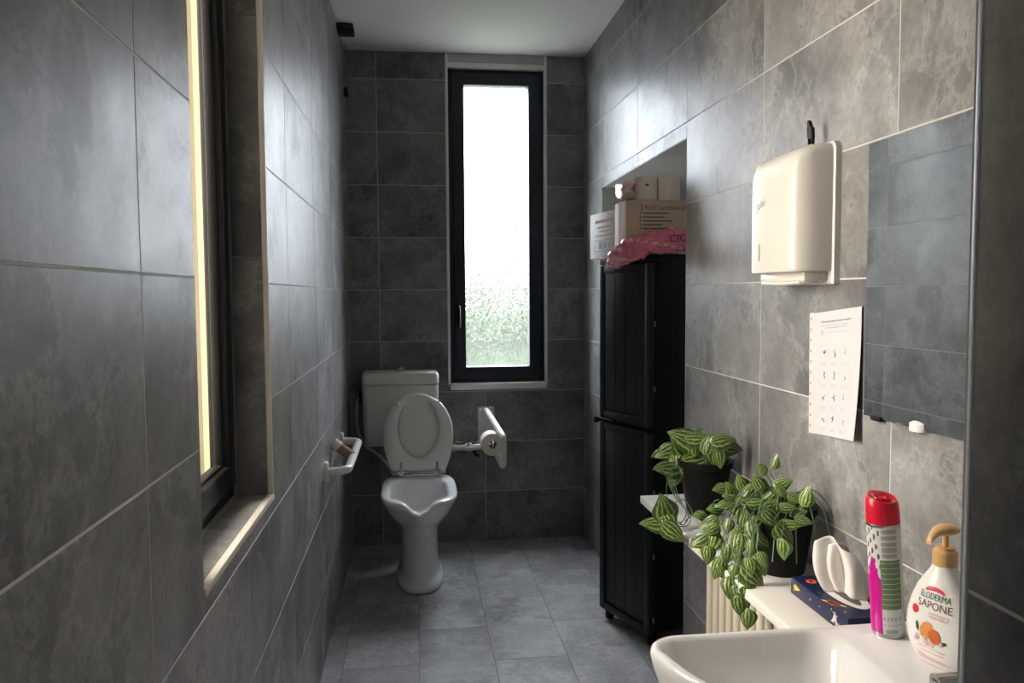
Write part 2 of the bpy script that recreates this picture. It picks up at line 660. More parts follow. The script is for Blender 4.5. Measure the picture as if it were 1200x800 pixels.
def joints(lo, hi, start, step):
    k = math.ceil((lo - start) / step - 1e-6)
    out = [lo]
    while start + k * step < hi - 1e-4:
        x = start + k * step
        if x > lo + 1e-4:
            out.append(x)
        k += 1
    return out + [hi]


ZJ = joints(0, H, 0, ROW)
GD = 0.0004            # grout lies this far behind the tile faces

# ---- left wall with its window opening
LW = dict(y0=1.325, y1=1.957, z0=0.885, z1=2.45)
HW = (-1.40, -0.55, 1.0, 2.1)          # unseen hall window, added to let in fill daylight
g = G()
xo, xi = XL - 0.55, XL - GD
for lo, hi in (((xo, -1.7, 0), (xi, HW[0], H)), ((xo, HW[1], 0), (xi, LW['y0'], H)), ((xo, HW[0], 0), (xi, HW[1], HW[2])), ((xo, HW[0], HW[3]), (xi, HW[1], H)), 
               ((xo, LW['y0'], 0), (xi, LW['y1'], LW['z0'])), ((xo, LW['y0'], LW['z1']), (xi, LW['y1'], H))):
    g.box(lo, hi)
g.prism([(xi, LW['y1']), (xi, YB + 0.3), (xo, YB + 0.3), (xo, LW['y1']), (XL - 0.128, LW['y1'])], 2, 0, H)
wl = struct('wall_left', g, 'grout', smooth=0)
lay(wl, (XL, 0, 0), ((0, 1, 0), (0, 0, 1), (1, 0, 0)), joints(-0.1274, YB, 1.0726, 0.6), ZJ,
    [(LW['y0'] - 0.001, LW['y1'] + 0.001, LW['z0'] - 0.001, LW['z1'])])
# tiled reveal of that opening (far jamb, near jamb, sill)
XF = XL - 0.082        # room face of the window frame
lay(wl, (0, LW['y1'] - 0.006, 0), ((1, 0, 0), (0, 0, 1), (0, -1, 0)), [XF, XL - 0.001], [LW['z0'], 1.468, 2.035, LW['z1']])
lay(wl, (0, LW['y0'] + 0.006, 0), ((1, 0, 0), (0, 0, 1), (0, 1, 0)), [XF, XL - 0.001], [LW['z0'], 1.468, 2.035, LW['z1']])
lay(wl, (0, 0, LW['z0'] + 0.004), ((1, 0, 0), (0, 1, 0), (0, 0, 1)), [XF, XL - 0.001], [LW['y0'], LW['y1'] - 0.006])

# ---- back wall with its tall window opening (runs up to the ceiling)
BW = dict(x0=0.180, x1=0.731, z0=0.855)
g = G()
for lo, hi in (((XL - 0.3, YB + GD, 0), (BW['x0'], YB + 0.28, H)), ((BW['x1'], YB + GD, 0), (XR + 0.75, YB + 0.28, H)),
               ((BW['x0'], YB + GD, 0), (BW['x1'], YB + 0.28, BW['z0'])), ((BW['x0'], YB + GD, 2.625), (BW['x1'], YB + 0.28, H))):
    g.box(lo, hi)
wb = struct('wall_back', g, 'grout', smooth=0)
lay(wb, (0, YB, 0), ((1, 0, 0), (0, 0, 1), (0, -1, 0)), [XL, -0.188, 0.383, XR], ZJ, [(BW['x0'], BW['x1'], BW['z0'], 3.0)])

# ---- right wall with the niche
NI = dict(y0=2.647, y1=3.887, z1=1.912, x1=1.40)
g = G()
xi, xo = XR + GD, XR + 0.6
for lo, hi in (((xi, 0.3, 0), (xo, NI['y0'], H)), ((xi, NI['y1'], 0), (xo, YB + 0.1, H)), ((xi, NI['y0'], NI['z1']), (xo, NI['y1'], H))):
    g.box(lo, hi)
wr = struct('wall_right', g, 'grout', smooth=0)
lay(wr, (XR, 0, 0), ((0, 1, 0), (0, 0, 1), (-1, 0, 0)), joints(0.611, YB, 3.847 - 6.0, 0.6), ZJ, [(NI['y0'], NI['y1'], -1, NI['z1'])])
g = G().box((NI['x1'], NI['y0'], 0), (NI['x1'] + 0.1, NI['y1'], NI['z1']))
for lo, hi in (((XR + 0.001, NI['y0'] - 0.0, 0), (NI['x1'], NI['y0'] + 0.004, NI['z1'])), ((XR + 0.001, NI['y1'] - 0.004, 0), (NI['x1'], NI['y1'], NI['z1'])),
               ((XR + 0.001, NI['y0'], NI['z1'] - 0.004), (NI['x1'], NI['y1'], NI['z1']))):
    g.box(lo, hi)
wn = struct('wall_niche', g, 'plaster', smooth=0)

# ---- wall end beside the photographer: the tiled door jamb with its edge profile
JX, JY = 0.460, 0.605
g = G().box((JX + GD, 0.22, 0), (XR + 0.6, JY - GD, H))
wf = struct('wall_front', g, 'grout', smooth=0)
lay(wf, (JX, 0, 0), ((0, 1, 0), (0, 0, 1), (-1, 0, 0)), [0.22, JY - 0.009], [0, 0.522, 1.122, 1.722, 2.322, H])
lay(wf, (0, JY, 0), ((1, 0, 0), (0, 0, 1), (0, 1, 0)), [JX + 0.009, XR], ZJ)
g = G()
g.prism([(JX - 0.0015, JY - 0.009)] + [(JX - 0.0015 + 0.0105 * (1 - math.cos(a)), JY + 0.0015 - 0.0105 * (1 - math.sin(a))) for a in np.linspace(0, math.pi / 2, 9)] +
        [(JX + 0.009, JY - 0.009)], 2, 0, H)
struct('trim_1', g, 'white_trim', 'white quarter round edge profile on the tiled door jamb')

def frame_ring(g, axis, a0, a1, z0, z1, d0, d1, w, bev=0.004):
    """four bars round an opening in the plane axis = const (0: X plane, 1: Y plane)"""
    def bar(p0, p1, q0, q1):
        if axis == 1:
            g.box((p0, d0, q0), (p1, d1, q1), bev)
        else:
            g.box((d0, p0, q0), (d1, p1, q1), bev)
    bar(a0, a0 + w, z0, z1)
    bar(a1 - w, a1, z0, z1)
    bar(a0 + w - 0.004, a1 - w + 0.004, z0, z0 + w)
    bar(a0 + w - 0.004, a1 - w + 0.004, z1 - w, z1)


# ---- hall behind the photographer
g = G().box((XL - 0.55, -1.8, 0), (2.3, -1.7, H)).box((2.2, -1.7, 0), (2.3, 0.3, H)).box((XR + 0.6, 0.22, 0), (2.3, 0.35, H))
struct('wall_hall', g, 'hall', smooth=0)
g = G()
frame_ring(g, 0, HW[0], HW[1], HW[2], HW[3], XF - 0.05, XF, 0.06)
w3 = struct('fill_window', g, 'black_frame', 'added unseen hall window giving fill daylight from behind')
obj('pane', G().box((XF - 0.028, HW[0] + 0.04, HW[2] + 0.04), (XF - 0.022, HW[1] - 0.04, HW[3] - 0.04)), 'pane_fill', w3, 0)

# ---- ceiling
struct('ceiling', G().box((XL - 0.32, -1.8, H), (2.3, YB + 0.3, H + 0.12)), 'plaster', smooth=0)

# ---- floor: planks along the room, staggered
g = G().box((XL - 0.32, -1.8, -0.15), (2.3, YB + 0.3, -GD))
fl = struct('floor', g, 'floor_grout', smooth=0)
JOINT = 0.003
xj = [XL, -0.281, 0.0, 0.281, 0.562, 0.843, XR]
ph = [3.165, 2.860, 3.165, 2.860, 3.178, 2.860]
lay(fl, (0, 0, 0), ((1, 0, 0), (0, 1, 0), (0, 0, 1)), xj, None, material='floor_tile', colmap=[joints(0.2, YB, p - 6.0, 0.6) for p in ph])
lay(fl, (0, 0, 0), ((1, 0, 0), (0, 1, 0), (0, 0, 1)), [XR, 1.124, NI['x1']], None, material='floor_tile',
    colmap=[joints(NI['y0'], NI['y1'], 2.86, 0.6), joints(NI['y0'], NI['y1'], 3.165, 0.6)])
JOINT = 0.0035

# ------------------------------------------------------------------ back window
g = G()
frame_ring(g, 1, 0.190, 0.726, 0.884, 2.607, YB + 0.045, YB + 0.115, 0.036)
w1 = struct('window_1', g, 'anthracite', 'tall narrow window with anthracite frame in the end wall')
g = G()
frame_ring(g, 1, 0.219, 0.697, 0.913, 2.578, YB + 0.030, YB + 0.100, 0.062, 0.005)
sash = obj('sash', g, 'anthracite', w1)
g = G()
frame_ring(g, 1, 0.266, 0.650, 0.960 - 0.012, 2.543 - 0.012, YB + 0.036, YB + 0.06, 0.016, 0.003)
obj('glazing_bead', g, 'anthracite', sash)
obj('pane', G().box((0.262, YB + 0.068, 0.945), (0.655, YB + 0.074, 2.545)), 'pane', sash, 0)
g = G().box((0.232, YB + 0.012, 1.255), (0.250, YB + 0.032, 1.325), 0.004)
g.tube(fillet_path([(0.241, YB + 0.02, 1.31), (0.241, YB - 0.022, 1.31), (0.241, YB - 0.026, 1.20)], 0.012), 0.008, 10)
obj('window_handle', g, 'black_plastic', sash)
# white plaster reveal and edge profile round it
g = G()
g.box((BW['x0'] - 0.002, YB - 0.003, BW['z0'] - 0.004), (BW['x0'] + 0.013, YB + 0.05, H), 0.002)
g.box((BW['x1'] - 0.011, YB - 0.003, BW['z0'] - 0.004), (BW['x1'] + 0.002, YB + 0.05, H), 0.002)
g.box((BW['x0'] - 0.002, YB - 0.003, BW['z0'] - 0.004), (BW['x1'] + 0.002, YB + 0.05, BW['z0'] + 0.029), 0.002)
g.box((BW['x0'], YB + 0.004, 2.600), (BW['x1'], YB + 0.05, H))
struct('trim_2', g, 'white_trim', 'white edging and plaster head round the tall end window')

# ------------------------------------------------------------------ left window
g = G()
frame_ring(g, 0, LW['y0'] + 0.004, LW['y1'] - 0.004, LW['z0'] + 0.004, LW['z1'], XF - 0.046, XF - 0.008, 0.045)
w2 = struct('window_2', g, 'black_frame', 'black framed window in the long side wall with cream light outside')
g = G()
frame_ring(g, 0, LW['y0'] + 0.037, LW['y1'] - 0.037, LW['z0'] + 0.037, LW['z1'] - 0.03, XF - 0.041, XF + 0.004, 0.058, 0.005)
sash = obj('sash', g, 'black_frame', w2)
obj('pane', G().box((XF - 0.037, LW['y0'] + 0.08, LW['z0'] + 0.08), (XF - 0.033, LW['y1'] - 0.08, LW['z1'] - 0.08)), 'pane_warm', sash, 0)
g = G()
frame_ring(g, 0, LW['y0'] + 0.086, LW['y1'] - 0.086, LW['z0'] + 0.086, LW['z1'] - 0.078, XF - 0.030, XF - 0.010, 0.014, 0.003)
obj('glazing_bead', g, 'black_frame', sash)
g = G()   # edge profile: far upright and sill nosing
g.box((XL - 0.010, LW['y1'] - 0.008, LW['z0']), (XL + 0.003, LW['y1'] + 0.004, LW['z1']), 0.002)
g.box((XL - 0.012, LW['y0'] - 0.002, LW['z0'] - 0.010), (XL + 0.004, LW['y1'] + 0.004, LW['z0'] + 0.005), 0.003)
struct('trim_3', g, 'cream_trim', 'pale edge profile along the sill and jamb of the side window')
g = G()   # outside: rendered reveal with shutter guide
xr0 = XL - 0.55
g.prism([(XF - 0.047, LW['y1'] - 0.034), (XF - 0.047, LW['y1'] + 0.004), (xr0 - 0.01, LW['y1'] + 0.004), (xr0 - 0.01, LW['y1'] - 0.034)], 2, LW['z0'] - 0.02, LW['z1'])
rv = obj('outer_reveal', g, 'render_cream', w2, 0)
g = G().box((xr0 - 0.02, LW['y0'] - 0.01, LW['z0']), (XF - 0.048, LW['y0'] + 0.004, LW['z1'])).box((xr0 - 0.05, LW['y0'], LW['z0'] - 0.03), (XF - 0.048, LW['y1'] - 0.03, LW['z0'] + 0.01))  # unseen near reveal and sill, darkened to keep light off the far jamb
obj('outer_sill', g, 'dark_lining', w2, 0)
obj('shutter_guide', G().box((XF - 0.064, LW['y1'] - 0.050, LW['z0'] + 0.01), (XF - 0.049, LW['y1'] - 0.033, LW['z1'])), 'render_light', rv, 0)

# ------------------------------------------------------------------ outside: lawn and hedge beyond the windows
g = G().box((-30, YB + 0.30, -0.45), (30, 40, -0.25))
struct('ground_garden', g, 'grass', 'lawn outside the end window', 0)
g = G().box((-20, -20, -0.45), (XL - 0.60, YB + 0.25, -0.25))  # unseen ground, made pale to send more light indoors
struct('ground_yard', g, 'gravel', 'pale gravel yard, unseen, kept pale to bounce light into the side window', 0)
g = G().box((-1.35, 0.4, -0.3), (XL - 0.56, 1.27, 6.0))  # unseen blocks added so side daylight enters mostly straight on
g.box((-1.45, 2.42, -0.3), (XL - 0.56, 3.2, 6.0))
struct('outside_baffle', g, 'baffle', 'added unseen wing of the house beside the side window', 0)
rnd = random.Random(3)
g = G()
for k in range(14000):
    x = rnd.uniform(-2.0, 6.0)
    y = rnd.gauss(10.9, 0.15)
    z = 0.75 + 1.05 * abs(rnd.gauss(0, 0.40))
    c = Vector((x, y, z))
    a = Vector((rnd.uniform(-1, 1), rnd.uniform(-.3, .3), rnd.uniform(-1, 1))).normalized() * rnd.uniform(0.02, 0.04)
    b = Vector((-a.z, 0, a.x)).normalized() * rnd.uniform(0.014, 0.024)
    g.quad(c - a, c + b, c + a, c - b)
g.loft([[(x, 11.2 + 0.10 * math.sin(3 * x) + 0.25 * max(0, z - 0.6) ** 2, z) for x in np.linspace(-2, 6, 60)] for z in np.linspace(-0.25, 1.05, 10)], False, False, closed=False)
hd = obj('garden_hedge', g, 'hedge', None, 0, fix=False)
hd['kind'] = 'stuff'
tag(hd, 'soft green hedge seen through the frosted end window', 'hedge')

# ------------------------------------------------------------------ toilet
TX = 0.010
toilet = thing('toilet', 'white pedestal toilet with notched rim and raised open-front seat', 'toilet', (TX, 3.76, 0))
TY = 3.76


def egg(hw, yf, yb, n=72, p=2.35, zf=None, z=0.0):
    """closed outline: half width hw, front yf, back yb (world Y); zf(angle) gives the height"""
    cy, hl = (yf + yb) / 2, (yb - yf) / 2
    out = []
    for k in range(n):
        a = 2 * math.pi * k / n - math.pi / 2           # k = 0 is the front
        c, s_ = math.cos(a), math.sin(a)
        q_ = p * 1.35 if s_ > 0 else p
        x = hw * math.copysign(abs(c) ** (2 / q_), c)
        y = cy + hl * math.copysign(abs(s_) ** (2 / q_), s_)
        da = abs(((a + math.pi / 2 + math.pi) % (2 * math.pi)) - math.pi)
        zz = z + (zf(da, x) if zf else 0)
        out.append((x, y - TY, zz))
    return out


def dip(depth, w=0.050):
    return lambda da, x: -depth * math.exp(-(abs(x) / w) ** 2.6) if da < math.pi / 2 else 0.0


rings = [egg(.104, 3.552, 3.99, z=0), egg(.112, 3.545, 3.995, z=.006), egg(.112, 3.545, 3.995, z=.030), egg(.106, 3.553, 3.99, z=.038),
         egg(.097, 3.585, 3.97, z=.042), egg(.091, 3.598, 3.96, z=.060), egg(.088, 3.606, 3.95, z=.15), egg(.088, 3.606, 3.95, z=.25),
         egg(.096, 3.585, 3.96, z=.285), egg(.124, 3.515, 3.97, z=.325), egg(.150, 3.455, 3.975, z=.370, p=2.5, zf=dip(.012)),
         egg(.167, 3.425, 3.98, z=.410, p=2.7, zf=dip(.026)), egg(.176, 3.410, 3.985, z=.436, p=2.9, zf=dip(.042)), egg(.179, 3.404, 3.985, z=.450, p=3.0, zf=dip(.050)),
         egg(.176, 3.408, 3.980, z=.460, p=3.0, zf=dip(.053)), egg(.170, 3.415, 3.972, z=.464, p=3.0, zf=dip(.054)), egg(.140, 3.455, 3.870, z=.463, p=3.2, zf=dip(.054)),
         egg(.134, 3.463, 3.862, z=.457, p=3.2, zf=dip(.054)), egg(.128, 3.470, 3.855, z=.438, p=3.0, zf=dip(.046)), egg(.118, 3.490, 3.845, z=.385, p=2.7, zf=dip(.02)),
         egg(.100, 3.52, 3.82, z=.335), egg(.070, 3.58, 3.77, z=.300), egg(.045, 3.62, 3.72, z=.290)]
obj('bowl', G().loft(rings), 'ceramic', toilet, 60)
obj('water', G().loft([egg(.098, 3.523, 3.817, z=.331), egg(.098, 3.523, 3.817, z=.332)]), 'ceramic', toilet)
# raised seat and lid lean back on the cistern
HZ, HY = 0.478, 3.935


def lean(x, h, off):
    """point on the raised seat: x across, h up the leaning plane, off in front of it (towards the room)"""
    a = R(14)
    return (x, HY + h * math.sin(a) - off * math.cos(a) - TY, HZ + h * math.cos(a) + off * math.sin(a))


def seat_half(h, L=0.400):
    t = h / L
    return 0.178 * (1 - abs((t - 0.44) / 0.56) ** 2.4) ** 0.5 if t > 0.44 else 0.178 - 0.048 * ((0.44 - t) / 0.44) ** 1.6


def outline(L, k, n=24, h0=0.006):
    hs = [h0 + (L - h0) * (1 - (1 - i / n) ** 1.7) for i in range(n + 1)]
    right = [(seat_half(min(h * 0.4 / L, 0.39999)) * k, h) for h in hs]
    return right + [(-x, h) for x, h in reversed(right[:-1])]


lid_o = outline(0.402, 1.0)
g = G()
g.loft([[lean(x * .97, h, -0.020) for x, h in lid_o], [lean(x, h, -0.014) for x, h in lid_o], [lean(x, h, -0.006) for x, h in lid_o], [lean(x * .97, h * .985 + .003, -0.002) for x, h in lid_o]])
obj('lid', g, 'seat_plastic', toilet, 50)
# horseshoe seat: outer edge follows the lid outline, inner edge an ellipse, open at the free end
inner = lambda a: (0.104 * math.cos(a), 0.225 + 0.150 * math.sin(a))
g = G()
rows = []
for k in range(57):
    a = R(57 - 294 * k / 56)
    xi_, hi_ = inner(a)
    # outer point in the same direction from the centre
    best = None
    for s_ in range(60):
        q = 1.0 + s_ * 0.03
        x_, h_ = xi_ * q, 0.225 + (hi_ - 0.225) * q
        if h_ < 0.010 or h_ > 0.396 or abs(x_) > seat_half(h_):
            break
        best = (x_, h_)
    xo_, ho_ = best if best else (xi_, hi_)
    ring = []
    for t, off in ((0, .004), (0.0, .018), (.12, .026), (.5, .029), (.88, .026), (1, .018), (1, .004), (.5, .001)):
        ring.append(lean(xi_ + (xo_ - xi_) * t, hi_ + (ho_ - hi_) * t, off))
    rows.append(ring)
g.loft(rows)
seat = obj('seat', g, 'seat_plastic', toilet, 50)
for x, h in ((-0.098, 0.345), (0.098, 0.345), (-0.140, 0.105), (0.140, 0.105)):
    a = math.atan2(h - 0.2, x)
    g = G()
    d = Vector((math.cos(a), math.sin(a))) * 0.014
    p0, p1 = lean(x - d.x, h - d.y, 0.031), lean(x + d.x, h + d.y, 0.031)
    g.tube([p0, lean(x, h, 0.0335), p1], [0.006, 0.0085, 0.006], 10)
    obj('bumper', g, 'white_enamel', seat)
for x in (-0.088, 0.092):
    g = G().cyl((x, HY - TY - 0.012, 0.462), (x, HY - TY - 0.012, 0.474), 0.016, 16)
    g.cyl((x, HY - TY - 0.012, 0.472), (x, HY - TY - 0.012, 0.492), 0.009, 14)
    g.cyl(lean(x, -0.004, 0.018), lean(x, 0.055, 0.026), 0.008, 12)
    g.cyl((x - 0.016, HY - TY - 0.014, 0.486), (x + 0.016, HY - TY - 0.014, 0.486), 0.009, 12)
    obj('hinge', g, 'chrome', toilet)
g = G().cyl((-0.13, HY - TY - 0.010, 0.484), (0.135, HY - TY - 0.010, 0.484), 0.005, 10)
obj('hinge_rod', g, 'chrome', toilet)

# ------------------------------------------------------------------ cistern, hose
cis = thing('toilet_cistern', 'boxy ivory cistern hung on the tiles behind the toilet', 'cistern', (-0.080, YB, 0.578))


def rrect(hx, y0, y1, z, r=0.03, n=6):
    out = []
    for cx, cy, a0 in ((hx - r, y1 - .004, 0), (-hx + r, y1 - .004, 90), (-hx + r, y0 + r, 180), (hx - r, y0 + r, 270)):
        rr = .004 if cy > y1 - .01 else r
        if cy > y1 - .01:
            cx = math.copysign(hx - rr, cx)
        for k in range(n + 1):
            a = R(a0 + 90 * k / n)
            out.append((cx + rr * math.cos(a), cy + rr * math.sin(a), z))
    return out


obj('tank', G().loft([rrect(.186, -.150, -.001, .0), rrect(.194, -.160, -.001, .012), rrect(.198, -.168, -.001, .16), rrect(.200, -.172, -.001, .322), rrect(.198, -.170, -.001, .325)]), 'tank_plastic', cis, 40)
lidc = obj('tank_lid', G().loft([rrect(.199, -.172, -.001, .3275), rrect(.202, -.176, -.001, .331), rrect(.202, -.176, -.001, .372), rrect(.196, -.169, -.001, .386), rrect(.180, -.150, -.003, .392)]), 'tank_plastic', cis, 40)
g = G().lathe([(.034, .3905), (.034, .396), (.030, .400)], (.005, -.09, 0), 28)
g.lathe([(.016, .399), (.016, .406), (.010, .411)], (.005, -.09, 0), 20)
obj('flush_button', g, 'tank_plastic', lidc)
hs = [(-.30, YB - .055, .83), (-.316, YB - .055, .77), (-.317, YB - .05, .70), (-.305, YB - .05, .625), (-.262, YB - .06, .560), (-.205, YB - .08, .520), (-.150, YB - .14, .475), (-.115, YB - .25, .435), (-.095, YB - .31, .41)]
hose = thing('flush_hose', 'thin grey hose looping down beside the cistern to the toilet', 'hose', hs[-1])
g = G().tube([Vector(p) - Vector(hs[-1]) for p in smooth_path(hs, 8)], 0.009, 10)
obj('tube', g, 'hose', hose)
obj('connector', G().cyl(Vector((-.300, YB - .055, .80)) - Vector(hs[-1]), Vector((-.292, YB - .055, .855)) - Vector(hs[-1]), 0.011, 12), 'black_plastic', hose)

# ------------------------------------------------------------------ grab rail on the left wall
gr = thing('grab_rail', 'white U-shaped grab rail fixed to the side wall', 'grab rail', (XL, 3.36, 0.700))
pth = fillet_path([(.012, -.33, 0), (.088, -.31, 0), (.088, .30, 0), (.012, .32, 0)], 0.045, 8)
obj('bar', G().tube(pth, 0.0165, 14), 'white_enamel', gr, 60)
for y in (-.33, .32):
    g = G()
    prof = [(math.copysign(abs(math.cos(a)) ** .8, math.cos(a)) * .026, math.copysign(abs(math.sin(a)) ** .8, math.sin(a)) * .042) for a in np.linspace(0, 2 * math.pi, 28, endpoint=False)]
    g.loft([[(x, y + p * k, q * k) for p, q in prof] for x, k in ((0.0, 1), (.010, 1), (.016, .88))])
    obj('mounting_plate', g, 'white_enamel', gr)
core = thing('cardboard_roll', 'empty brown cardboard toilet roll core wedged on the wall grab rail', 'paper roll', (XL + .046, 3.315, 0.728))
ax = Vector((0.80, -0.10, -0.60)).normalized()
q = ax.to_track_quat('Z', 'Y').to_matrix().to_4x4()
obj('core', G().lathe([(.0185, -.050), (.021, -.050), (.021, .050), (.0185, .050), (.0185, -.050)], (0, 0, 0), 24, False, False, M4=q), 'tan_card', core)
g = G()
rg = random.Random(5)
prof = [[(.0222 + .0022 * rg.random()) for _ in range(24)] for _ in range(5)]
rings = [[(q @ Vector((prof[i][k] * math.cos(2 * math.pi * k / 24), prof[i][k] * math.sin(2 * math.pi * k / 24), -.051 + i * .0085))) for k in range(24)] for i in range(5)]
g.loft(rings, False, False)
obj('paper_remnant', g, 'roll_paper', core)

# ------------------------------------------------------------------ fold-down support rail, toilet roll, mixer on the back wall
fr_ = thing('support_rail', 'white fold-down support rail projecting from the end wall', 'support rail', (0.385, YB, 0.660))
obj('wall_plate', G().box((-.047, -.012, -.095), (.047, 0, .098), .006), 'white_enamel', fr_)
for x in (-.033, .033):
    for z in (-.08, .082):
        obj('screw', G().cyl((x, -.016, z), (x, -.011, z), .006, 10), 'chrome', fr_)
g = G().box((-.024, -.055, .045), (-.016, -.011, .095), .003).box((.016, -.055, .045), (.024, -.055 + .044, .095), .003)
g.cyl((-.026, -.04, .075), (.026, -.04, .075), .008, 12)
obj('hinge', g, 'white_enamel', fr_)
pth = fillet_path([(0, -.035, .080), (0, -.86, .080), (0, -.86, -.055), (0, -.035, -.055)], 0.055, 10)
obj('arm', G().tube(pth, 0.0155, 14), 'white_enamel', fr_, 60)
obj('roll_holder', G().tube(fillet_path([(0.0, -.62, -.048), (-.030, -.62, -.02), (-.030, -.62, .018), (-.085, -.62, .018)], .012), 0.006, 8), 'chrome', fr_)
tr_ = thing('toilet_roll', 'white toilet roll hanging on the fold-down support rail', 'toilet roll', (0.385 - .034, YB - .66, 0.678))
qy = Matrix.Rotation(R(-90), 4, 'X')
obj('paper', G().lathe([(.019, -.048), (.052, -.048), (.052, .048), (.019, .048), (.019, -.048)], (0, 0, 0), 32, False, False, M4=qy), 'roll_paper', tr_)
obj('core', G().lathe([(.0175, -.049), (.019, -.049), (.019, .049), (.0175, .049), (.0175, -.049)], (0, 0, 0), 24, False, False, M4=qy), 'tan_card', tr_)

mx_ = thing('wall_mixer', 'chrome wall mixer tap between the toilet and the support rail', 'tap', (0.285, YB, 0.540))
g = G().cyl((-.075, -.05, 0), (.075, -.05, 0), .021, 18)
g.cyl((-.014, -.05, 0), (.014, -.05, 0), .029, 18)
obj('body', g, 'chrome', mx_)
for x in (-.06, .06):
    g = G().cyl((x, -.001, 0), (x, -.010, 0), .028, 20).cyl((x, -.009, 0), (x, -.045, 0), .013, 14)
    obj('wall_flange', g, 'chrome', mx_)
obj('lever', G().cyl((0, -.05, -.02), (0, -.05, .042), .012, 14).tube([(0, -.05, .036), (0, -.075, .038), (0, -.11, .034)], .007, 10), 'chrome', mx_)
for x in (-.082, .082):
    obj('knob', G().cyl((x - .012, -.05, 0), (x + .012, -.05, 0), .028, 12), 'chrome', mx_)
obj('outlet', G().tube(fillet_path([(.03, -.05, -.012), (.03, -.055, -.035), (.055, -.06, -.05)], .012), .008, 10), 'black_plastic', mx_)

# ------------------------------------------------------------------ black box on the ceiling, pull cord
sb = thing('ceiling_sensor', 'small black box in the angle of ceiling and side wall', 'sensor', (XL, 3.94, H))
obj('housing', G().box((0.0, -.06, -.030), (.078, .06, -.001), .004), 'black_plastic', sb)
obj('lens', G().box((.010, -.064, -.024), (.066, -.059, -.008), .002), 'cabinet', sb)
pc = thing('pull_cord', 'thin cord with a small black toggle hanging in the wall corner', 'pull cord', (XL + .012, 4.22, 2.40))
obj('cord', G().cyl((0, 0, .05), (0, 0, H - 2.40 - .001), .003, 8), 'grey_slot', pc)
obj('toggle', G().lathe([(.004, .058), (.010, .052), (.013, .03), (.012, .012), (.006, .008)], (0, 0, 0), 14), 'black_plastic', pc)

# ------------------------------------------------------------------ cabinet in the niche
CA = math.atan2(0.121, 0.327)     # turned out of the niche
cab = thing('storage_cabinet', 'tall narrow charcoal plastic cabinet standing askew in the niche', 'cabinet', (0.890, 2.873, 0), CA)
# local frame: doors along +Y from the near corner, facing -X; depth along +X
CW, CD, CT = 0.349, 0.34, 1.525
g = G().box((0.018, 0.0, 0.05), (CD, CW, CT - .03), .006)
obj('body', g, 'cabinet_dark', cab)
obj('top', G().box((-.002, -.004, CT - .032), (CD + .004, CW + .004, CT), .006), 'cabinet_dark', cab)
for z0, z1 in ((.045, .843), (.860, CT - .034)):
    dr = obj('door', G().box((0.002, .003, z0), (.017, CW - .003, z1), .004), 'cabinet', cab)
    w = .034
    g = G()
    for y0, y1, a, b in ((.003, .003 + w, z0, z1), (CW - .003 - w, CW - .003, z0, z1), (.003 + w - .004, CW - w, z0, z0 + w), (.003 + w - .004, CW - w, z1 - w, z1)):
        g.box((-.006, y0, a + .0005), (.006, y1, b - .0005), .004)
    obj('door_frame', g, 'cabinet', dr)
    for k in range(1, 4):
        y = .037 + (CW - .074) * k / 4
        obj('groove', G().box((.0008, y - .0015, z0 + w), (.003, y + .0015, z1 - w)), 'cabinet', dr)
g = G().box((-.016, CW - .115, .846), (.004, CW - .006, .860), .004).cyl((-.030, CW - .022, .853), (-.010, CW - .022, .853), .009, 14)
g.cyl((-.038, CW - .022, .853), (-.029, CW - .022, .853), .013, 16)
obj('handle', g, 'black_plastic', cab)
for x, y in ((.03, .03), (.03, CW - .03), (CD - .03, .03), (CD - .03, CW - .03)):
    obj('foot', G().lathe([(.016, 0), (.019, .01), (.019, .055)], (x, y, 0), 14), 'black_plastic', cab)
for z in (.10, .35, .60, 1.0, 1.25):
    obj('hinge_pin', G().cyl((.012, -.003, z), (.012, -.003, z + .02), .004, 8), 'grey_slot', cab)

# ------------------------------------------------------------------ what lies on the cabinet
ZT = CT
bx = thing('cardboard_box', 'brown cardboard box of folded hand towels lying on the dark cabinet', 'box', (0.800, 2.915, ZT))
BWd, BDp, BHt = 0.34, 0.165, 0.205
obj('carton', G().box((0, 0, 0), (BWd, BDp, BHt), .0025), 'cardboard', bx)
obj('packing_tape', G().box((-.0006, BDp / 2 - .024, -.0004), (BWd, BDp / 2 + .024, BHt + .0006)), 'tan_card', bx, 0)


def flat_text(g, s, size, at, align='LEFT'):
    """lettering on a face that looks towards -Y"""
    vs, fs = text(s, size, align)
    g.add([(at[0] + x, at[1], at[2] + y) for x, y in vs], fs)


g = G()
flat_text(g, '2 fold handtowels', .026, (.055, -.0008, .176))
for k, L_ in enumerate((.10, .085, .115, .075, .10)):
    z = .153 - k * .0145
    g.quad((.055, -.0008, z), (.060, -.0008, z), (.060, -.0008, z + .006), (.055, -.0008, z + .006))
    g.quad((.067, -.0008, z), (.067 + L_, -.0008, z), (.067 + L_, -.0008, z + .0045), (.067, -.0008, z + .0045))
obj('lettering', g, 'ink', bx, 0)
ho = [(.235 + .032 * math.cos(a) * (1 if abs(math.cos(a)) > .5 else 1), .080 + .012 * math.sin(a)) for a in np.linspace(0, 2 * math.pi, 24, endpoint=False)]
obj('hand_hole', G().prism(ho, 1, -.0010, .001), 'ink', bx, 0)

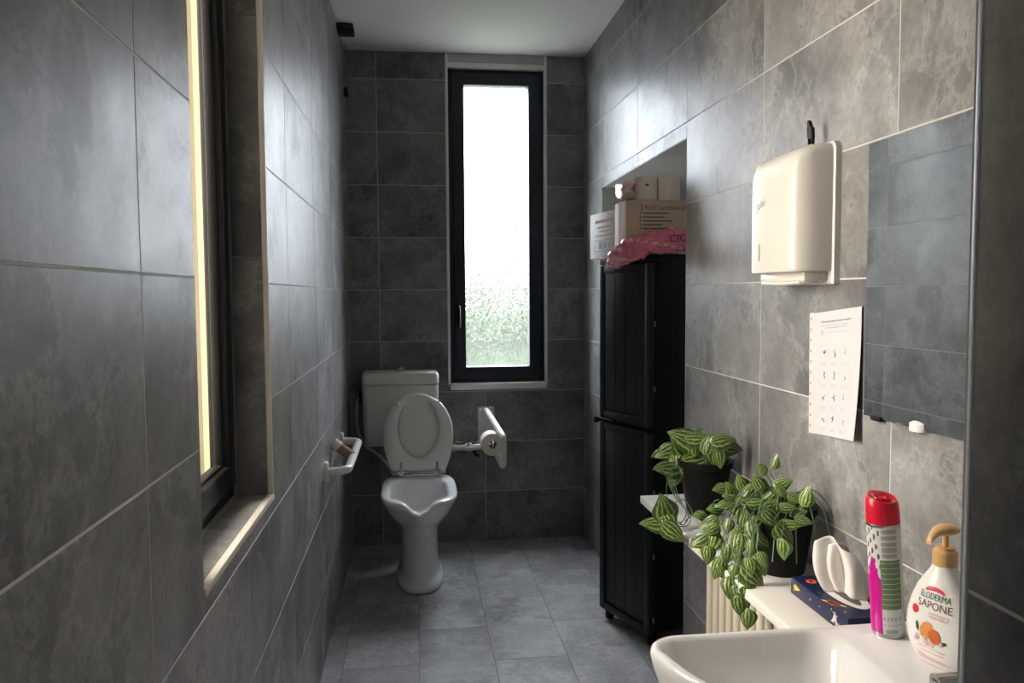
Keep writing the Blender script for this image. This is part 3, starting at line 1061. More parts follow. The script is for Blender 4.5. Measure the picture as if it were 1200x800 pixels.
wx = thing('white_carton', 'pale printed carton jutting from the cabinet beside the brown box', 'box', (0.819, 3.088, ZT), R(10))
WL_, WD_, WH_ = 0.298, 0.13, 0.192
obj('carton', G().box((0, 0, 0), (WD_, WL_, WH_), .0025), 'white_board', wx)
g = G()
for k, (a, b, z, h) in enumerate(((.06, .24, .150, .012), (.08, .22, .128, .005), (.10, .20, .112, .004), (.06, .24, .094, .004))):
    g.quad((-.0008, a, z), (-.0008, b, z), (-.0008, b, z + h), (-.0008, a, z + h))
obj('faded_print', g, 'red_ink', wx, 0)
g = G()
for a, b, z0, z1 in ((.05, .25, .03, .033), (.05, .25, .075, .078), (.05, .053, .03, .078), (.247, .25, .03, .078), (.09, .10, .04, .068), (.12, .15, .04, .068), (.16, .20, .04, .068)):
    g.quad((-.0008, a, z0), (-.0008, b, z0), (-.0008, b, z1), (-.0008, a, z1))
obj('marking', g, 'grey_ink', wx, 0)

# pack of rolls on the brown box
rp = thing('toilet_roll_pack', 'pack of cream toilet rolls in torn pink film on top of the brown box', 'toilet rolls', (0.955, 3.00, ZT + BHt))
for x, y in ((-.062, -.03), (.028, -.03), (-.062, .052), (.028, .052)):
    r_ = obj('roll', G().lathe([(.042, .0005), (.045, .004), (.045, .088), (.042, .092), (.017, .092), (.017, .070)], (x, y, 0), 30), 'roll_paper', rp)
    obj('core', G().lathe([(.0155, .071), (.0172, .071), (.0172, .0925), (.0155, .0925)], (x, y, 0), 20, False, False), 'tan_card', r_)
g = G()                                   # small leaf emblem on the first roll
for sx_, pts in ((1, [(-.020, .056), (-.006, .064), (.006, .058), (.018, .050), (.006, .052), (-.004, .054)]),):
    g.add([(-.062 + px_, -.03 - math.sqrt(.0456 ** 2 - px_ ** 2), pz) for px_, pz in pts], [[0, 1, 2, 3, 4, 5]])
obj('emblem', g, 'ink', rp, 0)
rg = random.Random(11)
g = G()
n = 22
rings = []
for i in range(8):
    t = i / 7
    rr = .048 + .010 * math.sin(3 * t)
    ring = []
    for k in range(n):
        a = 2 * math.pi * k / n
        j = 1 + .10 * (rg.random() - .5)
        ring.append((-.118 - .048 * t + .018 * rg.random(), .012 + rr * 1.3 * (1 - .25 * t) * math.cos(a) * j, max(.001, .044 + .045 * (1 - .35 * t) * math.sin(a) * j)))
    rings.append(ring)
g.loft(rings)
obj('film', g, 'wrap_pale', rp, 20)

# pink plastic bag slumped over the front edge of the cabinet
rg = random.Random(21)
cl = [(1.02, 2.872, 1.578), (.96, 2.868, 1.572), (.905, 2.862, 1.566), (.865, 2.885, 1.560), (.828, 2.915, 1.545), (.797, 2.945, 1.525), (.772, 2.975, 1.500), (.757, 2.998, 1.482)]
rad = [.040, .047, .042, .046, .050, .046, .036, .016]
bag = thing('plastic_bag', 'crumpled pink plastic bag drooping over the cabinet top edge', 'bag', (.86, 2.89, ZT))
base = Vector((.86, 2.89, ZT))
cp = smooth_path(cl, 4)
rings = []
n = 26
for i, p in enumerate(cp):
    t = i / (len(cp) - 1) * (len(rad) - 1)
    k0 = min(int(t), len(rad) - 2)
    r_ = rad[k0] + (rad[k0 + 1] - rad[k0]) * (t - k0)
    tg = (cp[min(i + 1, len(cp) - 1)] - cp[max(i - 1, 0)]).normalized()
    sd = tg.cross(Vector((0, 0, 1))).normalized()
    up_ = sd.cross(tg)
    ring = []
    for k in range(n):
        a = 2 * math.pi * k / n
        j = 1 + .34 * (rg.random() - .5) + .12 * math.sin(3 * a + i * .9)
        q_ = p + sd * (r_ * math.cos(a) * j * .95) + up_ * (r_ * math.sin(a) * j * .9)
        ring.append(tuple(q_ - base))
    rings.append(ring)
g = G().loft(rings)
for fi in range(len(g.f)):
    i = fi // n
    g.m[fi] = 1 if (i > len(cp) * .62 and (fi * 7919) % 5 < 2) or (fi * 31) % 17 == 0 else 0
obj('film', g, ['wrap_pink', 'wrap_pale'], bag, 25)
vs, fs = text('CIOL', .040, 'CENTER')
g = G().add([(x + 1.0 - base.x - .018, 2.822 - base.y + .10 * x * x - .012, y + 1.578 - base.z + .06 * x) for x, y in vs], fs)
obj('lettering', g, 'purple_ink', bag, 0)
g = G()
for k in range(5):
    c = Vector((.80 + .016 * k - base.x, 2.898 - .008 * k - base.y, 1.53 + .012 * k - base.z))
    g.quad(c, c + Vector((.010, -.004, .012)), c + Vector((.016, -.004, .034)), c + Vector((.006, 0, .022)))
obj('print_marks', g, 'purple_ink', bag, 0)

# ------------------------------------------------------------------ paper towel dispenser
D0, D1, DZ0, DZ1 = 1.652, 1.908, 1.392, 1.712
dp = thing('towel_dispenser', 'cream plastic paper towel dispenser fixed to the wall beside the mirror', 'dispenser', (XR, (D0 + D1) / 2, DZ0))
hw = (D1 - D0) / 2


def shell(x, hw_, z0, z1, rt, rb):
    """front-on outline (y, z): top corners rounded by rt, bottom by rb"""
    out = []
    for cy, cz, r_, a0 in ((hw_, z1, rt, 0), (-hw_, z1, rt, 90), (-hw_, z0, rb, 180), (hw_, z0, rb, 270)):
        sy, sz = (1 if cy > 0 else -1), (-1 if a0 < 180 else 1)
        for k in range(7):
            a = R(a0 + 15 * k)
            out.append((x, cy - sy * r_ + r_ * math.cos(a), cz + sz * r_ + r_ * math.sin(a)))
    return out


HD = DZ1 - DZ0
obj('back_plate', G().loft([shell(-.0005, hw + .004, 0, HD, .02, .004), shell(-.014, hw + .004, 0, HD, .02, .004), shell(-.017, hw, .003, HD - .003, .02, .004)]), 'beige_plastic', dp)
g = G().loft([shell(-.0165, hw - .001, .030, HD - .004, .020, .006), shell(-.060, hw - .003, .030, HD - .007, .022, .006), shell(-.088, hw - .010, .029, HD - .018, .030, .008),
              shell(-.100, hw - .022, .029, HD - .034, .036, .010), shell(-.104, hw - .034, .031, HD - .050, .036, .010)])
cov = obj('cover', g, 'beige_plastic', dp, 45)
obj('level_slot', G().box((-.1052, -.004 + .055, .060), (-.1035, .004 + .055 - .003, .100)), 'grey_slot', cov, 0)
vs, fs = text('Jofel', .026, 'CENTER')
obj('lettering', G().add([(-.1048, .046 - x, .195 + y + .25 * x) for x, y in vs], fs), 'grey_slot', cov, 0)
g = G().box((-.074, -hw + .016, .008), (-.016, hw - .016, .0305), .004)
obj('tray', g, 'beige_plastic', dp)
obj('outlet_slot', G().box((-.064, -hw + .035, .0072), (-.030, hw - .035, .0100)), 'grey_slot', dp, 0)
obj('tear_lip', G().tube([(-.050, -hw + .024, .010), (-.074, -hw + .034, .006), (-.080, 0, .004), (-.074, hw - .034, .006), (-.050, hw - .024, .010)], .005, 8), 'beige_plastic', dp)
kp = pix(947, 163, 0, 0.905)
ky = thing('dispenser_key', 'small black plastic key stuck in the top of the towel dispenser', 'key', (0.905, 1.715, DZ1 - .004))
obj('shank', G().box((-.004, -.009, .0), (.004, -.006, .022), .001).box((-.004, .006, .0), (.004, .009, .022), .001), 'black_plastic', ky)
obj('grip', G().loft([[(x, (y + .006 * s_), z) for x, y in ((-.004, -w_), (.004, -w_), (.004, w_), (-.004, w_))] for z, w_, s_ in ((.018, .010, 0), (.040, .011, .6), (.046, .006, 1.0), (.060, .003, 1.8))]), 'black_plastic', ky)

# ------------------------------------------------------------------ mirror
mi_ = thing('wall_mirror', 'frameless rectangular mirror on the wall above the basin', 'mirror', (XR, 1.225, 1.118))
obj('glass', G().box((-.010, -.302, 0), (-.0085, .302, .560)), 'mirror', mi_, 0)
obj('backing', G().box((-.0085, -.3022, -.0002), (-.002, .3022, .5602)), 'mirror_edge', mi_, 0)
for y in (.128, -.17):
    g = G()
    g.loft([[(-.003 - .017 * math.sin(a) * k, y + .020 * math.cos(a) * k, z) for a in np.linspace(0, math.pi, 12)] for z, k in ((-.006, .7), (-.005, 1), (.010, 1), (.014, .6))])
    obj('clip', g, 'white_enamel', mi_)
obj('clip', G().box((-.014, .240, -.006), (-.002, .272, .004), .001), 'black_plastic', mi_)

# ------------------------------------------------------------------ hand-washing notice in a plastic sleeve
po = thing('notice_sheet', 'printed hand washing notice in a clear punched sleeve on the wall', 'notice', (XR, 1.66, 1.05))
PH, PW = .285, .222


def sheet(y, z, off=0.0):
    """y: 0 at the far edge .. PW at the near edge; the near lower corner lifts off the wall"""
    t, b = y / PW, 1 - z / PH
    return (-.0045 - off - .016 * t ** 2 * b ** 2, PW / 2 - y - .004 * b, z - .012 * (1 - t) + (.010 * t if z > PH / 2 else .008 * t))


def patch(g, y0, y1, z0, z1, off, n=1, m=1):
    for i in range(n):
        for j in range(m):
            a, b = y0 + (y1 - y0) * i / n, y0 + (y1 - y0) * (i + 1) / n
            c, d = z0 + (z1 - z0) * j / m, z0 + (z1 - z0) * (j + 1) / m
            g.quad(sheet(a, c, off), sheet(b, c, off), sheet(b, d, off), sheet(a, d, off))


g = G()
patch(g, .018, PW - .002, 0, PH, 0, 8, 8)
obj('paper', g, 'paper', po, 40)
g = G()
patch(g, 0, .019, 0, PH + .002, -.0004, 2, 8)
slv = obj('sleeve_margin', g, 'sleeve', po, 40)
g = G()
for k in range(11):
    z = .015 + k * .0255
    patch(g, .006, .011, z, z + .006, .0004)
obj('punched_holes', g, 'grey_slot', slv, 0)


def notice_text(g, s, size, yc, z):
    vs, fs = text(s, size, 'CENTER')
    g.add([sheet(min(max(yc + x, 0), PW), z + y, .0006) for x, y in vs], fs)


yc = .118
g = G()
notice_text(g, 'Come lavarsi le mani con acqua e sapone?', .0072, yc, .262)
notice_text(g, 'Durata dell\'intera procedura: 40-60 secondi', .0050, yc + .008, .237)
for r_ in range(4):
    for c in range(3):
        y0, z0 = .052 + c * .046, .168 - r_ * .050
        w_, h_ = .036, .040
        for a, b, p, q_ in ((0, w_, 0, .0006), (0, w_, h_ - .0006, h_), (0, .0006, 0, h_), (w_ - .0006, w_, 0, h_)):
            patch(g, y0 + a, y0 + b, z0 + p, z0 + q_, .0006)
        for k in range(2):
            patch(g, y0 + .002, y0 + w_ - .004 - .007 * k, z0 - .0035 - .003 * k, z0 - .0022 - .003 * k, .0006)
obj('print', g, 'grey_ink', po, 0)['kind'] = 'stuff'
g = G()
notice_text(g, 'Come lavarsi le mani con acqua e sapone?', .0074, yc, .262)
rg = random.Random(4)
for r_ in range(4):
    for c in range(3):
        y0, z0 = .052 + c * .046 + .018, .168 - r_ * .050 + .020
        for k in range(5 if c < 2 else 2):          # little sketched hands
            a = rg.uniform(0, 6.28)
            dy, dz = .008 * math.cos(a), .010 * math.sin(a)
            p0, p1 = (y0, z0), (y0 + dy, z0 + dz)
            nx, nz = -.0007 * math.sin(a), .0007 * math.cos(a)
            g.quad(sheet(p0[0] - nx, p0[1] - nz, .0007), sheet(p0[0] + nx, p0[1] + nz, .0007), sheet(p1[0] + nx, p1[1] + nz, .0007), sheet(p1[0] - nx, p1[1] - nz, .0007))
obj('bold_print', g, 'ink', po, 0)['kind'] = 'stuff'
g = G()
notice_text(g, 'Lava le mani con acqua e sapone, soltanto se visibilmente', .0048, yc, .2535)
notice_text(g, 'sporche! Altrimenti, scegli la soluzione alcolica!', .0048, yc, .2475)
ring = [(.060 + .005 * math.cos(a), .237 + .005 * math.sin(a)) for a in np.linspace(0, 2 * math.pi, 17)]
for k in range(16):
    (a, b), (c, d) = ring[k], ring[k + 1]
    f_ = lambda y, z: sheet(.060 + (y - .060) * .7, .237 + (z - .237) * .7, .0006)
    g.quad(sheet(a, b, .0006), sheet(c, d, .0006), f_(c, d), f_(a, b))
obj('blue_print', g, 'blue_ink', po, 0)

# ------------------------------------------------------------------ radiator and the shelf above it
SZ = 0.720
rd = thing('radiator', 'beige column radiator under the white shelf', 'radiator', (0.86, 1.66, 0.10))
for k in range(18):
    y = -.385 + k * .0453
    g = G()
    for x in (-.052, 0.0, .052):
        g.tube([(x, y, .02), (x, y, .56)], .0135, 10)
    for z in (.025, .555):
        g.tube([(-.062, y, z), (.062, y, z)], .019, 10)
    obj('section', g, 'radiator', rd, 50)
for y in (-.36, .36):
    obj('foot', G().box((-.05, y - .012, -.10), (.05, y + .012, .02), .003), 'radiator', rd)
sh = thing('shelf', 'white shelf board along the wall over the beige radiator', 'shelf', (XR, 1.86, SZ))
obj('board', G().box((-.223, -.58, -.024), (-.001, .580, 0), .0025), 'shelf', sh)
for y in (-.45, .47):
    obj('bracket', G().box((-.15, y - .01, -.034), (-.001, y + .01, -.0235), .002), 'white_enamel', sh)

# ------------------------------------------------------------------ plants
def leaf_mesh(L, Wd, curl, name):
    n, m = 9, 6
    vs, fs, uvs = [], [], []
    for i in range(n + 1):
        t = i / n
        w = Wd * (math.sin(math.pi * t ** 0.72) ** 0.85) * (1 - 0.25 * t) if 0 < t < 1 else 0.0
        for j in range(m + 1):
            s_ = j / m * 2 - 1
            x = w * s_
            z = 0.22 * abs(x) - curl * L * (t - 0.25) ** 2 + 0.05 * L * math.sin(2.2 * t) - 0.9 * x * x / Wd
            vs.append((x, t * L, z))
            uvs.append((j / m, t))
    for i in range(n):
        for j in range(m):
            a = i * (m + 1) + j
            fs.append([a, a + 1, a + m + 2, a + m + 1])
    me = bpy.data.meshes.new(name)
    me.from_pydata(vs, [], fs)
    ul = me.uv_layers.new(name='UVMap')
    for p in me.polygons:
        for li in p.loop_indices:
            ul.data[li].uv = uvs[me.loops[li].vertex_index]
    me.polygons.foreach_set('use_smooth', [True] * len(me.polygons))
    me.materials.append(M['leaf'])
    return me


LEAVES = [leaf_mesh(1.0, w, c, 'leaf') for w, c in ((.41, .25), (.45, .45), (.38, .15))]


def add_leaf(root, pos, tip, face, size, rg):
    """leaf base at pos, growing along tip, upper side towards face"""
    yv = Vector(tip).normalized()
    zv = Vector(face)
    zv = (zv - yv * zv.dot(yv)).normalized()
    xv = yv.cross(zv)
    o = bpy.data.objects.new('leaf', rg.choice(LEAVES))
    COL.objects.link(o)
    o.parent = root
    m4 = Matrix(((xv.x, yv.x, zv.x), (xv.y, yv.y, zv.y), (xv.z, yv.z, zv.z))).to_4x4()
    o.matrix_local = Matrix.Translation(Vector(pos) - root.location) @ m4 @ Matrix.Scale(size, 4)
    return o


def pot(root, c):
    g = G().lathe([(.050, 0), (.053, .003), (.074, .140), (.080, .142), (.081, .160), (.076, .161), (.073, .142)], c, 36, True, False)
    obj('pot', g, 'pot', root, 50)
    obj('soil', G().lathe([(.074, .138), (.0735, .142)], c, 30), 'soil', root, 0)


def build_plant(root, leaves, size_px, ppm, depth, rg, crown):
    """leaves: photo centre (x, y) and tip direction in degrees (0 right, 90 up); depth(x, y) gives the X plane they hang in"""
    g = G()
    for (px_, py_, ang, k) in leaves:
        X_ = depth(px_, py_) + rg.uniform(-.012, .012)
        c = pix(px_, py_, 0, X_)
        d = (c - CAMP).normalized()
        a = R(ang + rg.uniform(-14, 14))
        tip = (RT * math.cos(a) + UP * math.sin(a) - d * rg.uniform(-.25, .45)).normalized()
        face = (-d * 0.9 + Vector((-.35, 0, .55)) + Vector((rg.uniform(-.35, .35), rg.uniform(-.35, .35), rg.uniform(-.3, .3)))).normalized()
        L_ = size_px * k * rg.uniform(.8, 1.15) / ppm
        b = c - tip * (L_ * .5)
        add_leaf(root, b, tip, face, L_, rg)
        # a thin stalk back towards the stem it grows from
        o = crown(b)
        mid = (b + o) * .5 + Vector((0, 0, .012))
        g.tube([p - root.location for p in smooth_path([b, b - tip * .008, mid, o], 4)], .0010, 5)
    st = obj('stems', g, 'stem', root, 60)
    st['kind'] = 'stuff'


c1 = Vector((0.852, 2.215, SZ))
p1 = thing('trailing_plant', 'striped trailing plant in a black pot at the cabinet end of the shelf', 'potted plant', c1)
pot(p1, (0, 0, 0))
rg = random.Random(12)
P1 = [(160, 190, 195, 1.2), (205, 225, 230, 1.0), (262, 112, 150, 1.25), (300, 95, 20, 1.1), (318, 150, 100, 1.2), (345, 120, 10, 1.1), (440, 190, 80, 1.2), (490, 125, 20, 1.15), (520, 165, 350, 1.0),
      (340, 238, 15, 1.25), (165, 282, 185, 1.3), (200, 335, 250, 1.0), (300, 302, 340, .95), (240, 165, 140, 1.0), (130, 200, 200, 1.0), (395, 150, 60, 1.0), (230, 200, 90, .9), (280, 190, 30, 1.0), (460, 235, 280, .9)]
P1 = [(750 + x / 5, 490 + y / 5, a, k) for x, y, a, k in P1]
top1 = c1 + Vector((0, 0, .145))
build_plant(p1, P1, 31, 395, lambda x, y: .80 + (x - 800) * .0012, rg, lambda b: top1 + (b - top1) * .12 + Vector((0, 0, -.01)))
P1b = [(150, 540, 100, 1.3), (80, 612, 175, 1.25), (195, 668, 320, 1.2), (170, 620, 290, .9)]
P1b = [(750 + x / 5, 490 + y / 5, a, k) for x, y, a, k in P1b]
end1 = pix(785, 612, 0, .690)
build_plant(p1, P1b, 29, 400, lambda x, y: .686, rg, lambda b: end1)
g = G()                                    # bare runners looping over the pot and the shelf edge
for k in range(3):
    o = Vector((.0, .0, .01 * k))
    w = [top1 + Vector((-.03, 0, .01)), pix(782 + 3 * k, 552, 0, .765), pix(790 + 2 * k, 580, 0, .760), pix(808 - 2 * k, 603, 0, .752), pix(806 - 4 * k, 615, 0, .730), pix(796, 616 - k, 0, .705), end1]
    g.tube([p + o * .3 - c1 for p in smooth_path(w, 7)], .0016, 6)
w = [top1 + Vector((-.03, -.02, .0)), pix(784, 560, 0, .765), pix(784, 590, 0, .742), pix(800, 585, 0, .75), pix(811, 600, 0, .75), pix(803, 610, 0, .735)]
g.tube([p - c1 for p in smooth_path(w, 7)], .0016, 6)
st = obj('runners', g, 'stem', p1, 60)
st['kind'] = 'stuff'

c2 = Vector((0.850, 1.722, SZ))
p2 = thing('trailing_plant', 'bushy striped trailing plant spilling from a black pot beside the tissue box', 'potted plant', c2)
pot(p2, (0, 0, 0))
rg = random.Random(31)
P2 = [(470, 215, 140, .85), (515, 185, 60, .9), (325, 283, 200, 1.2), (395, 265, 120, 1.15), (455, 265, 110, 1.0), (470, 292, 250, 1.0), (545, 262, 20, 1.2), (590, 320, 330, 1.0), (628, 312, 60, 1.0), (540, 295, 300, 1.0),
      (450, 330, 10, 1.2), (390, 375, 80, .85), (415, 318, 190, 1.3), (505, 392, 320, 1.1), (575, 410, 340, 1.1), (620, 398, 340, .9), (610, 368, 20, .8), (300, 355, 190, .95), (275, 405, 200, 1.1), (250, 375, 170, .9),
      (285, 430, 210, 1.0), (240, 470, 220, 1.1), (290, 475, 250, 1.2), (275, 525, 260, 1.0), (345, 420, 270, .85), (385, 485, 260, 1.3), (440, 440, 290, 1.1), (470, 540, 280, 1.0), (555, 450, 300, 1.2), (540, 505, 270, 1.2),
      (440, 600, 330, 1.3), (470, 560, 300, 1.2), (310, 572, 240, 1.2), (328, 588, 280, 1.0), (355, 640, 265, 1.3), (385, 662, 275, 1.0), (425, 665, 290, 1.2), (390, 710, 270, 1.2), (415, 755, 275, 1.0), (500, 340, 30, .9),
      (350, 310, 160, .9), (340, 520, 250, 1.0), (390, 540, 290, 1.0), (425, 565, 270, 1.0), (365, 580, 250, .9), (410, 400, 90, 1.0), (460, 380, 40, 1.0), (330, 340, 200, 1.0), (370, 350, 150, 1.0), (480, 470, 320, 1.0), (430, 500, 250, 1.0),
      (360, 290, 130, 1.0), (420, 285, 60, 1.0), (500, 300, 40, .9), (565, 350, 350, .9), (380, 435, 220, 1.0)]
P2 = [(740 + x / 3.075, 480 + y / 3.075, a, k) for x, y, a, k in P2]


def depth2(x, y):
    # hangs forward of the shelf edge at the lower left, sits over the pot at the upper right
    t = min(1.0, max(0.0, (x - 815) / 120.0))
    s_ = min(1.0, max(0.0, (y - 560) / 110.0))
    return .735 + .105 * t - .055 * s_


build_plant(p2, P2, 23, 490, depth2, rg, lambda b: Vector((max(b.x + .012, .70) if b.z < SZ + .10 else b.x * .5 + c2.x * .5, b.y * .7 + c2.y * .3, min(b.z + .05, SZ + .17))))
g = G()
for k in range(9):
    a = R(150 + 22 * k)
    e = Vector((.10 * math.cos(a), .10 * math.sin(a), .16))
    g.tube([Vector(q_) for q_ in smooth_path([(0, 0, .14), (e.x * .5, e.y * .5, .20), (e.x, e.y, .17), (e.x * 1.35, e.y * 1.25, .06)], 5)], .0016, 5)
st = obj('runners', g, 'stem', p2, 60)
st['kind'] = 'stuff'

# ------------------------------------------------------------------ basin
BZ = 0.800
bs = thing('wash_basin', 'white ceramic wall basin with a hollowed front edge and flat rear ledge', 'basin', (XR, 0.93, BZ))


def basin_ring(inset, z, ledge=0.0, n=14, sink=0.0):
    """outline seen from above: y across, x out of the wall; front edge curves inwards in the middle"""
    hy = .318 - inset
    xb = -.0015 - ledge
    def front(y):
        return -(.572 - inset) + .100 * math.exp(-(y / .155) ** 2)
    pts = []
    r_ = max(.030, .055 - inset)
    for k in range(n + 1):                       # far side front corner
        a = R(90 * k / n)
        pts.append((front(hy) + r_ - r_ * math.sin(a), hy - r_ + r_ * math.cos(a)))
    for k in range(1, 2 * n):
        y = (hy - r_) * (1 - k / n)
        pts.append((front(y), y))
    for k in range(n + 1):
        a = R(90 * k / n)
        pts.append((front(hy) + r_ - r_ * math.cos(a), -hy + r_ - r_ * math.sin(a)))
    rb = .02 if not ledge else .05
    for k in range(n + 1):
        a = R(90 * k / n)
        pts.append((xb - rb + rb * math.sin(a), -hy + rb - rb * math.cos(a)))
    for k in range(n + 1):
        a = R(90 * k / n)
        pts.append((xb - rb + rb * math.cos(a), hy - rb + rb * math.sin(a)))
    return [(x, y, z) for x, y in pts]


def ledge_z(ring, z_front, z_back):
    return ring


rings = [basin_ring(.13, -.165), basin_ring(.10, -.160), basin_ring(.045, -.115), basin_ring(.014, -.060), basin_ring(.003, -.025), basin_ring(.0, -.010), basin_ring(.002, -.003),
         basin_ring(.007, 0), basin_ring(.014, -.001, .235), basin_ring(.020, -.007, .245), basin_ring(.030, -.026, .255), basin_ring(.060, -.062, .272), basin_ring(.100, -.092, .290), basin_ring(.13, -.106, .30), basin_ring(.15, -.110, .31)]
obj('bowl', G().loft(rings), 'ceramic', bs, 60)
obj('drain', G().lathe([(.022, 0), (.022, .004), (.016, .005)], (-.37, 0, -.1095), 20), 'chrome', bs)
for y in (-.15, .15):
    obj('wall_bracket', G().box((-.22, y - .015, -.20), (-.001, y + .015, -.155), .004), 'white_enamel', bs)
tp = thing('basin_tap', 'chrome lever tap standing on the ledge of the basin', 'tap', (XR - .110, 0.935, BZ))
g = G().lathe([(.027, 0), (.027, .006), (.023, .012), (.022, .048), (.020, .056)], (0, 0, 0), 24)
g.tube(smooth_path([(0, 0, .026), (-.05, .002, .040), (-.10, .004, .052), (-.148, .006, .052)], 6), .0125, 14)
g.cyl((-.140, .006, .054), (-.142, .006, .036), .011, 14)
obj('body', g, 'chrome', tp)
obj('lever', G().lathe([(.021, .057), (.023, .066), (.014, .078)], (0, 0, 0), 20).tube(smooth_path([(0, 0, .070), (-.03, .0, .078), (-.085, .0, .092)], 5), .007, 10), 'chrome', tp)

# ------------------------------------------------------------------ soap bottle
sb_ = thing('soap_bottle', 'white pump bottle of almond liquid soap with a tan pump', 'soap bottle', (0.804, 1.090, BZ), R(-72))


def bottle_dims(z):
    zs = [0, .004, .016, .034, .054, .075, .098, .118, .136, .148, .154]
    hw_ = [.036, .042, .050, .056, .058, .056, .049, .040, .028, .0195, .0165]
    hd_ = [.022, .025, .028, .030, .031, .030, .028, .0255, .0215, .018, .0165]
    return float(np.interp(z, zs, hw_)), float(np.interp(z, zs, hd_))


def sup(a, b, z, n=48, p=2.3):
    out = []
    for k in range(n):
        t = 2 * math.pi * k / n
        c, s_ = math.cos(t), math.sin(t)
        out.append((a * math.copysign(abs(c) ** (2 / p), c), b * math.copysign(abs(s_) ** (2 / p), s_), z))
    return out


zz = [0, .002, .004, .010, .016, .025, .034, .044, .054, .065, .075, .087, .098, .108, .118, .127, .136, .143, .148, .152, .156]
obj('bottle', G().loft([sup(*bottle_dims(z), z) for z in zz]), 'bottle_white', sb_, 60)


def on_bottle(x, z, off=.0006):
    a, b = bottle_dims(z)
    t = min(.98, abs(x / a))
    return (x, -b * (1 - t ** 2.3) ** (1 / 2.3) - off, z)


def bottle_text(s, size, xc, zc, m, name, slope=0.0, kx=1.0):
    vs, fs = text(s, size, 'CENTER')
    obj(name, G().add([on_bottle(xc + x * kx, zc + y + slope * x) for x, y in vs], fs), m, sb_, 0)


def bottle_blob(name, pts, m, off=.0006):
    c = (sum(p[0] for p in pts) / len(pts), sum(p[1] for p in pts) / len(pts))
    g = G()
    for k in range(len(pts)):
        a, b = pts[k], pts[(k + 1) % len(pts)]
        for s0, s1 in ((0, .5), (.5, 1)):
            q_ = [(c[0] + (p[0] - c[0]) * s, c[1] + (p[1] - c[1]) * s) for p, s in ((a, s0), (a, s1), (b, s1), (b, s0))]
            g.quad(*[on_bottle(x, z, off) for x, z in q_])
    return obj(name, g, m, sb_, 0)


def ell(cx, cz, rx, rz, rot=0, n=20, a0=0, a1=360):
    out = []
    for k in range(n):
        t = R(a0 + (a1 - a0) * k / (n if a1 - a0 == 360 else n - 1))
        x, z = rx * math.cos(t), rz * math.sin(t)
        out.append((cx + x * math.cos(R(rot)) - z * math.sin(R(rot)), cz + x * math.sin(R(rot)) + z * math.cos(R(rot))))
    return out


bottle_text('ELODERMA', .0145, .004, .1095, 'label_green', 'brand_lettering', kx=.66)
bottle_text('SAPONE', .0165, .004, .0955, 'maroon_ink', 'product_lettering', kx=.90)
bottle_text('con estratto di', .0055, .012, .084, 'label_pink', 'small_lettering')
bottle_text('MANDORLA', .0055, .012, .0785, 'label_pink', 'small_lettering')
bottle_blob('label_crescent', ell(.003, .1165, .016, .0085, 0, 14, 0, 180), 'label_red')
bottle_blob('berry_emblem', ell(-.028, .0820, .0068, .0068), 'label_red')
bottle_blob('almond', ell(-.006, .0555, .0105, .0145, -25), 'almond', .0008)
bottle_blob('almond', ell(.008, .0505, .0095, .0115, 20), 'almond_dark', .0012)
bottle_blob('leaf_print', ell(-.022, .0575, .0030, .0075, 10), 'label_green')
bottle_blob('leaf_print', ell(.022, .0440, .0055, .0028, 20), 'label_green')
rg = random.Random(2)
for k in range(9):
    x = rg.uniform(-.026, .018)
    bottle_blob('petal_print', ell(x, .0385 + rg.uniform(-.005, .004), .0045, .0032, rg.uniform(0, 180), 10), 'label_pale_pink', .0007 + k * .00008)
for k, (x0, x1) in enumerate(((-.020, .024), (-.014, .022))):
    z0 = .028 - .006 * k
    bottle_blob('fine_print', [(x0, z0), (x1, z0 - .001), (x1, z0 + .0006), (x0, z0 + .0016)], 'label_pink')
band = [(x, .020 - .010 * (x + .045) / .09 + .0) for x in np.linspace(-.044, .040, 12)]
bottle_blob('label_swoosh', band + [(x, .009 + .000 * x) for x in np.linspace(.034, -.036, 10)], 'label_pale_pink')
g = G().lathe([(.0165, .154), (.0175, .156), (.0175, .176), (.0160, .178), (.0135, .180), (.0135, .184)], (0, 0, 0), 28)
obj('collar', g, 'pump_tan', sb_)
g = G().lathe([(.0045, .182), (.0045, .206)], (0, 0, 0), 14)
obj('pump_stem', g, 'pump_tan', sb_)
prof = [(.020, .006, .206, .213), (.014, .0140, .202, .2170), (-.002, .0145, .201, .2190), (-.014, .0120, .203, .2175), (-.024, .0080, .203, .214), (-.033, .0058, .197, .207), (-.038, .0050, .192, .200)]
rings = []
for y, hw_, z0, z1 in prof:
    rings.append([(hw_ * math.cos(a), y, (z0 + z1) / 2 + (z1 - z0) / 2 * math.sin(a)) for a in np.linspace(0, 2 * math.pi, 16, endpoint=False)])
obj('pump_head', G().loft(rings), 'pump_tan', sb_, 50)

# ------------------------------------------------------------------ spray can
ca = thing('spray_can', 'air freshener spray can with red cap and magenta and green print', 'spray can', (0.787, 1.203, BZ + .0012))
ca.rotation_euler = (R(0), R(-4.2), R(0))
CR = .0262
tocam = math.atan2(-1.203, -.787)          # the side of the can that faces the door


def can_grid(g, z0, z1, matfun, r_=CR, n=112, m=84):
    for j in range(m):
        for k in range(n):
            a0, a1 = 2 * math.pi * k / n, 2 * math.pi * (k + 1) / n
            za, zb = z0 + (z1 - z0) * j / m, z0 + (z1 - z0) * (j + 1) / m
            g.mi = matfun((a0 + a1) / 2, (za + zb) / 2)
            g.quad((r_ * math.cos(a0), r_ * math.sin(a0), za), (r_ * math.cos(a1), r_ * math.sin(a1), za), (r_ * math.cos(a1), r_ * math.sin(a1), zb), (r_ * math.cos(a0), r_ * math.sin(a0), zb))


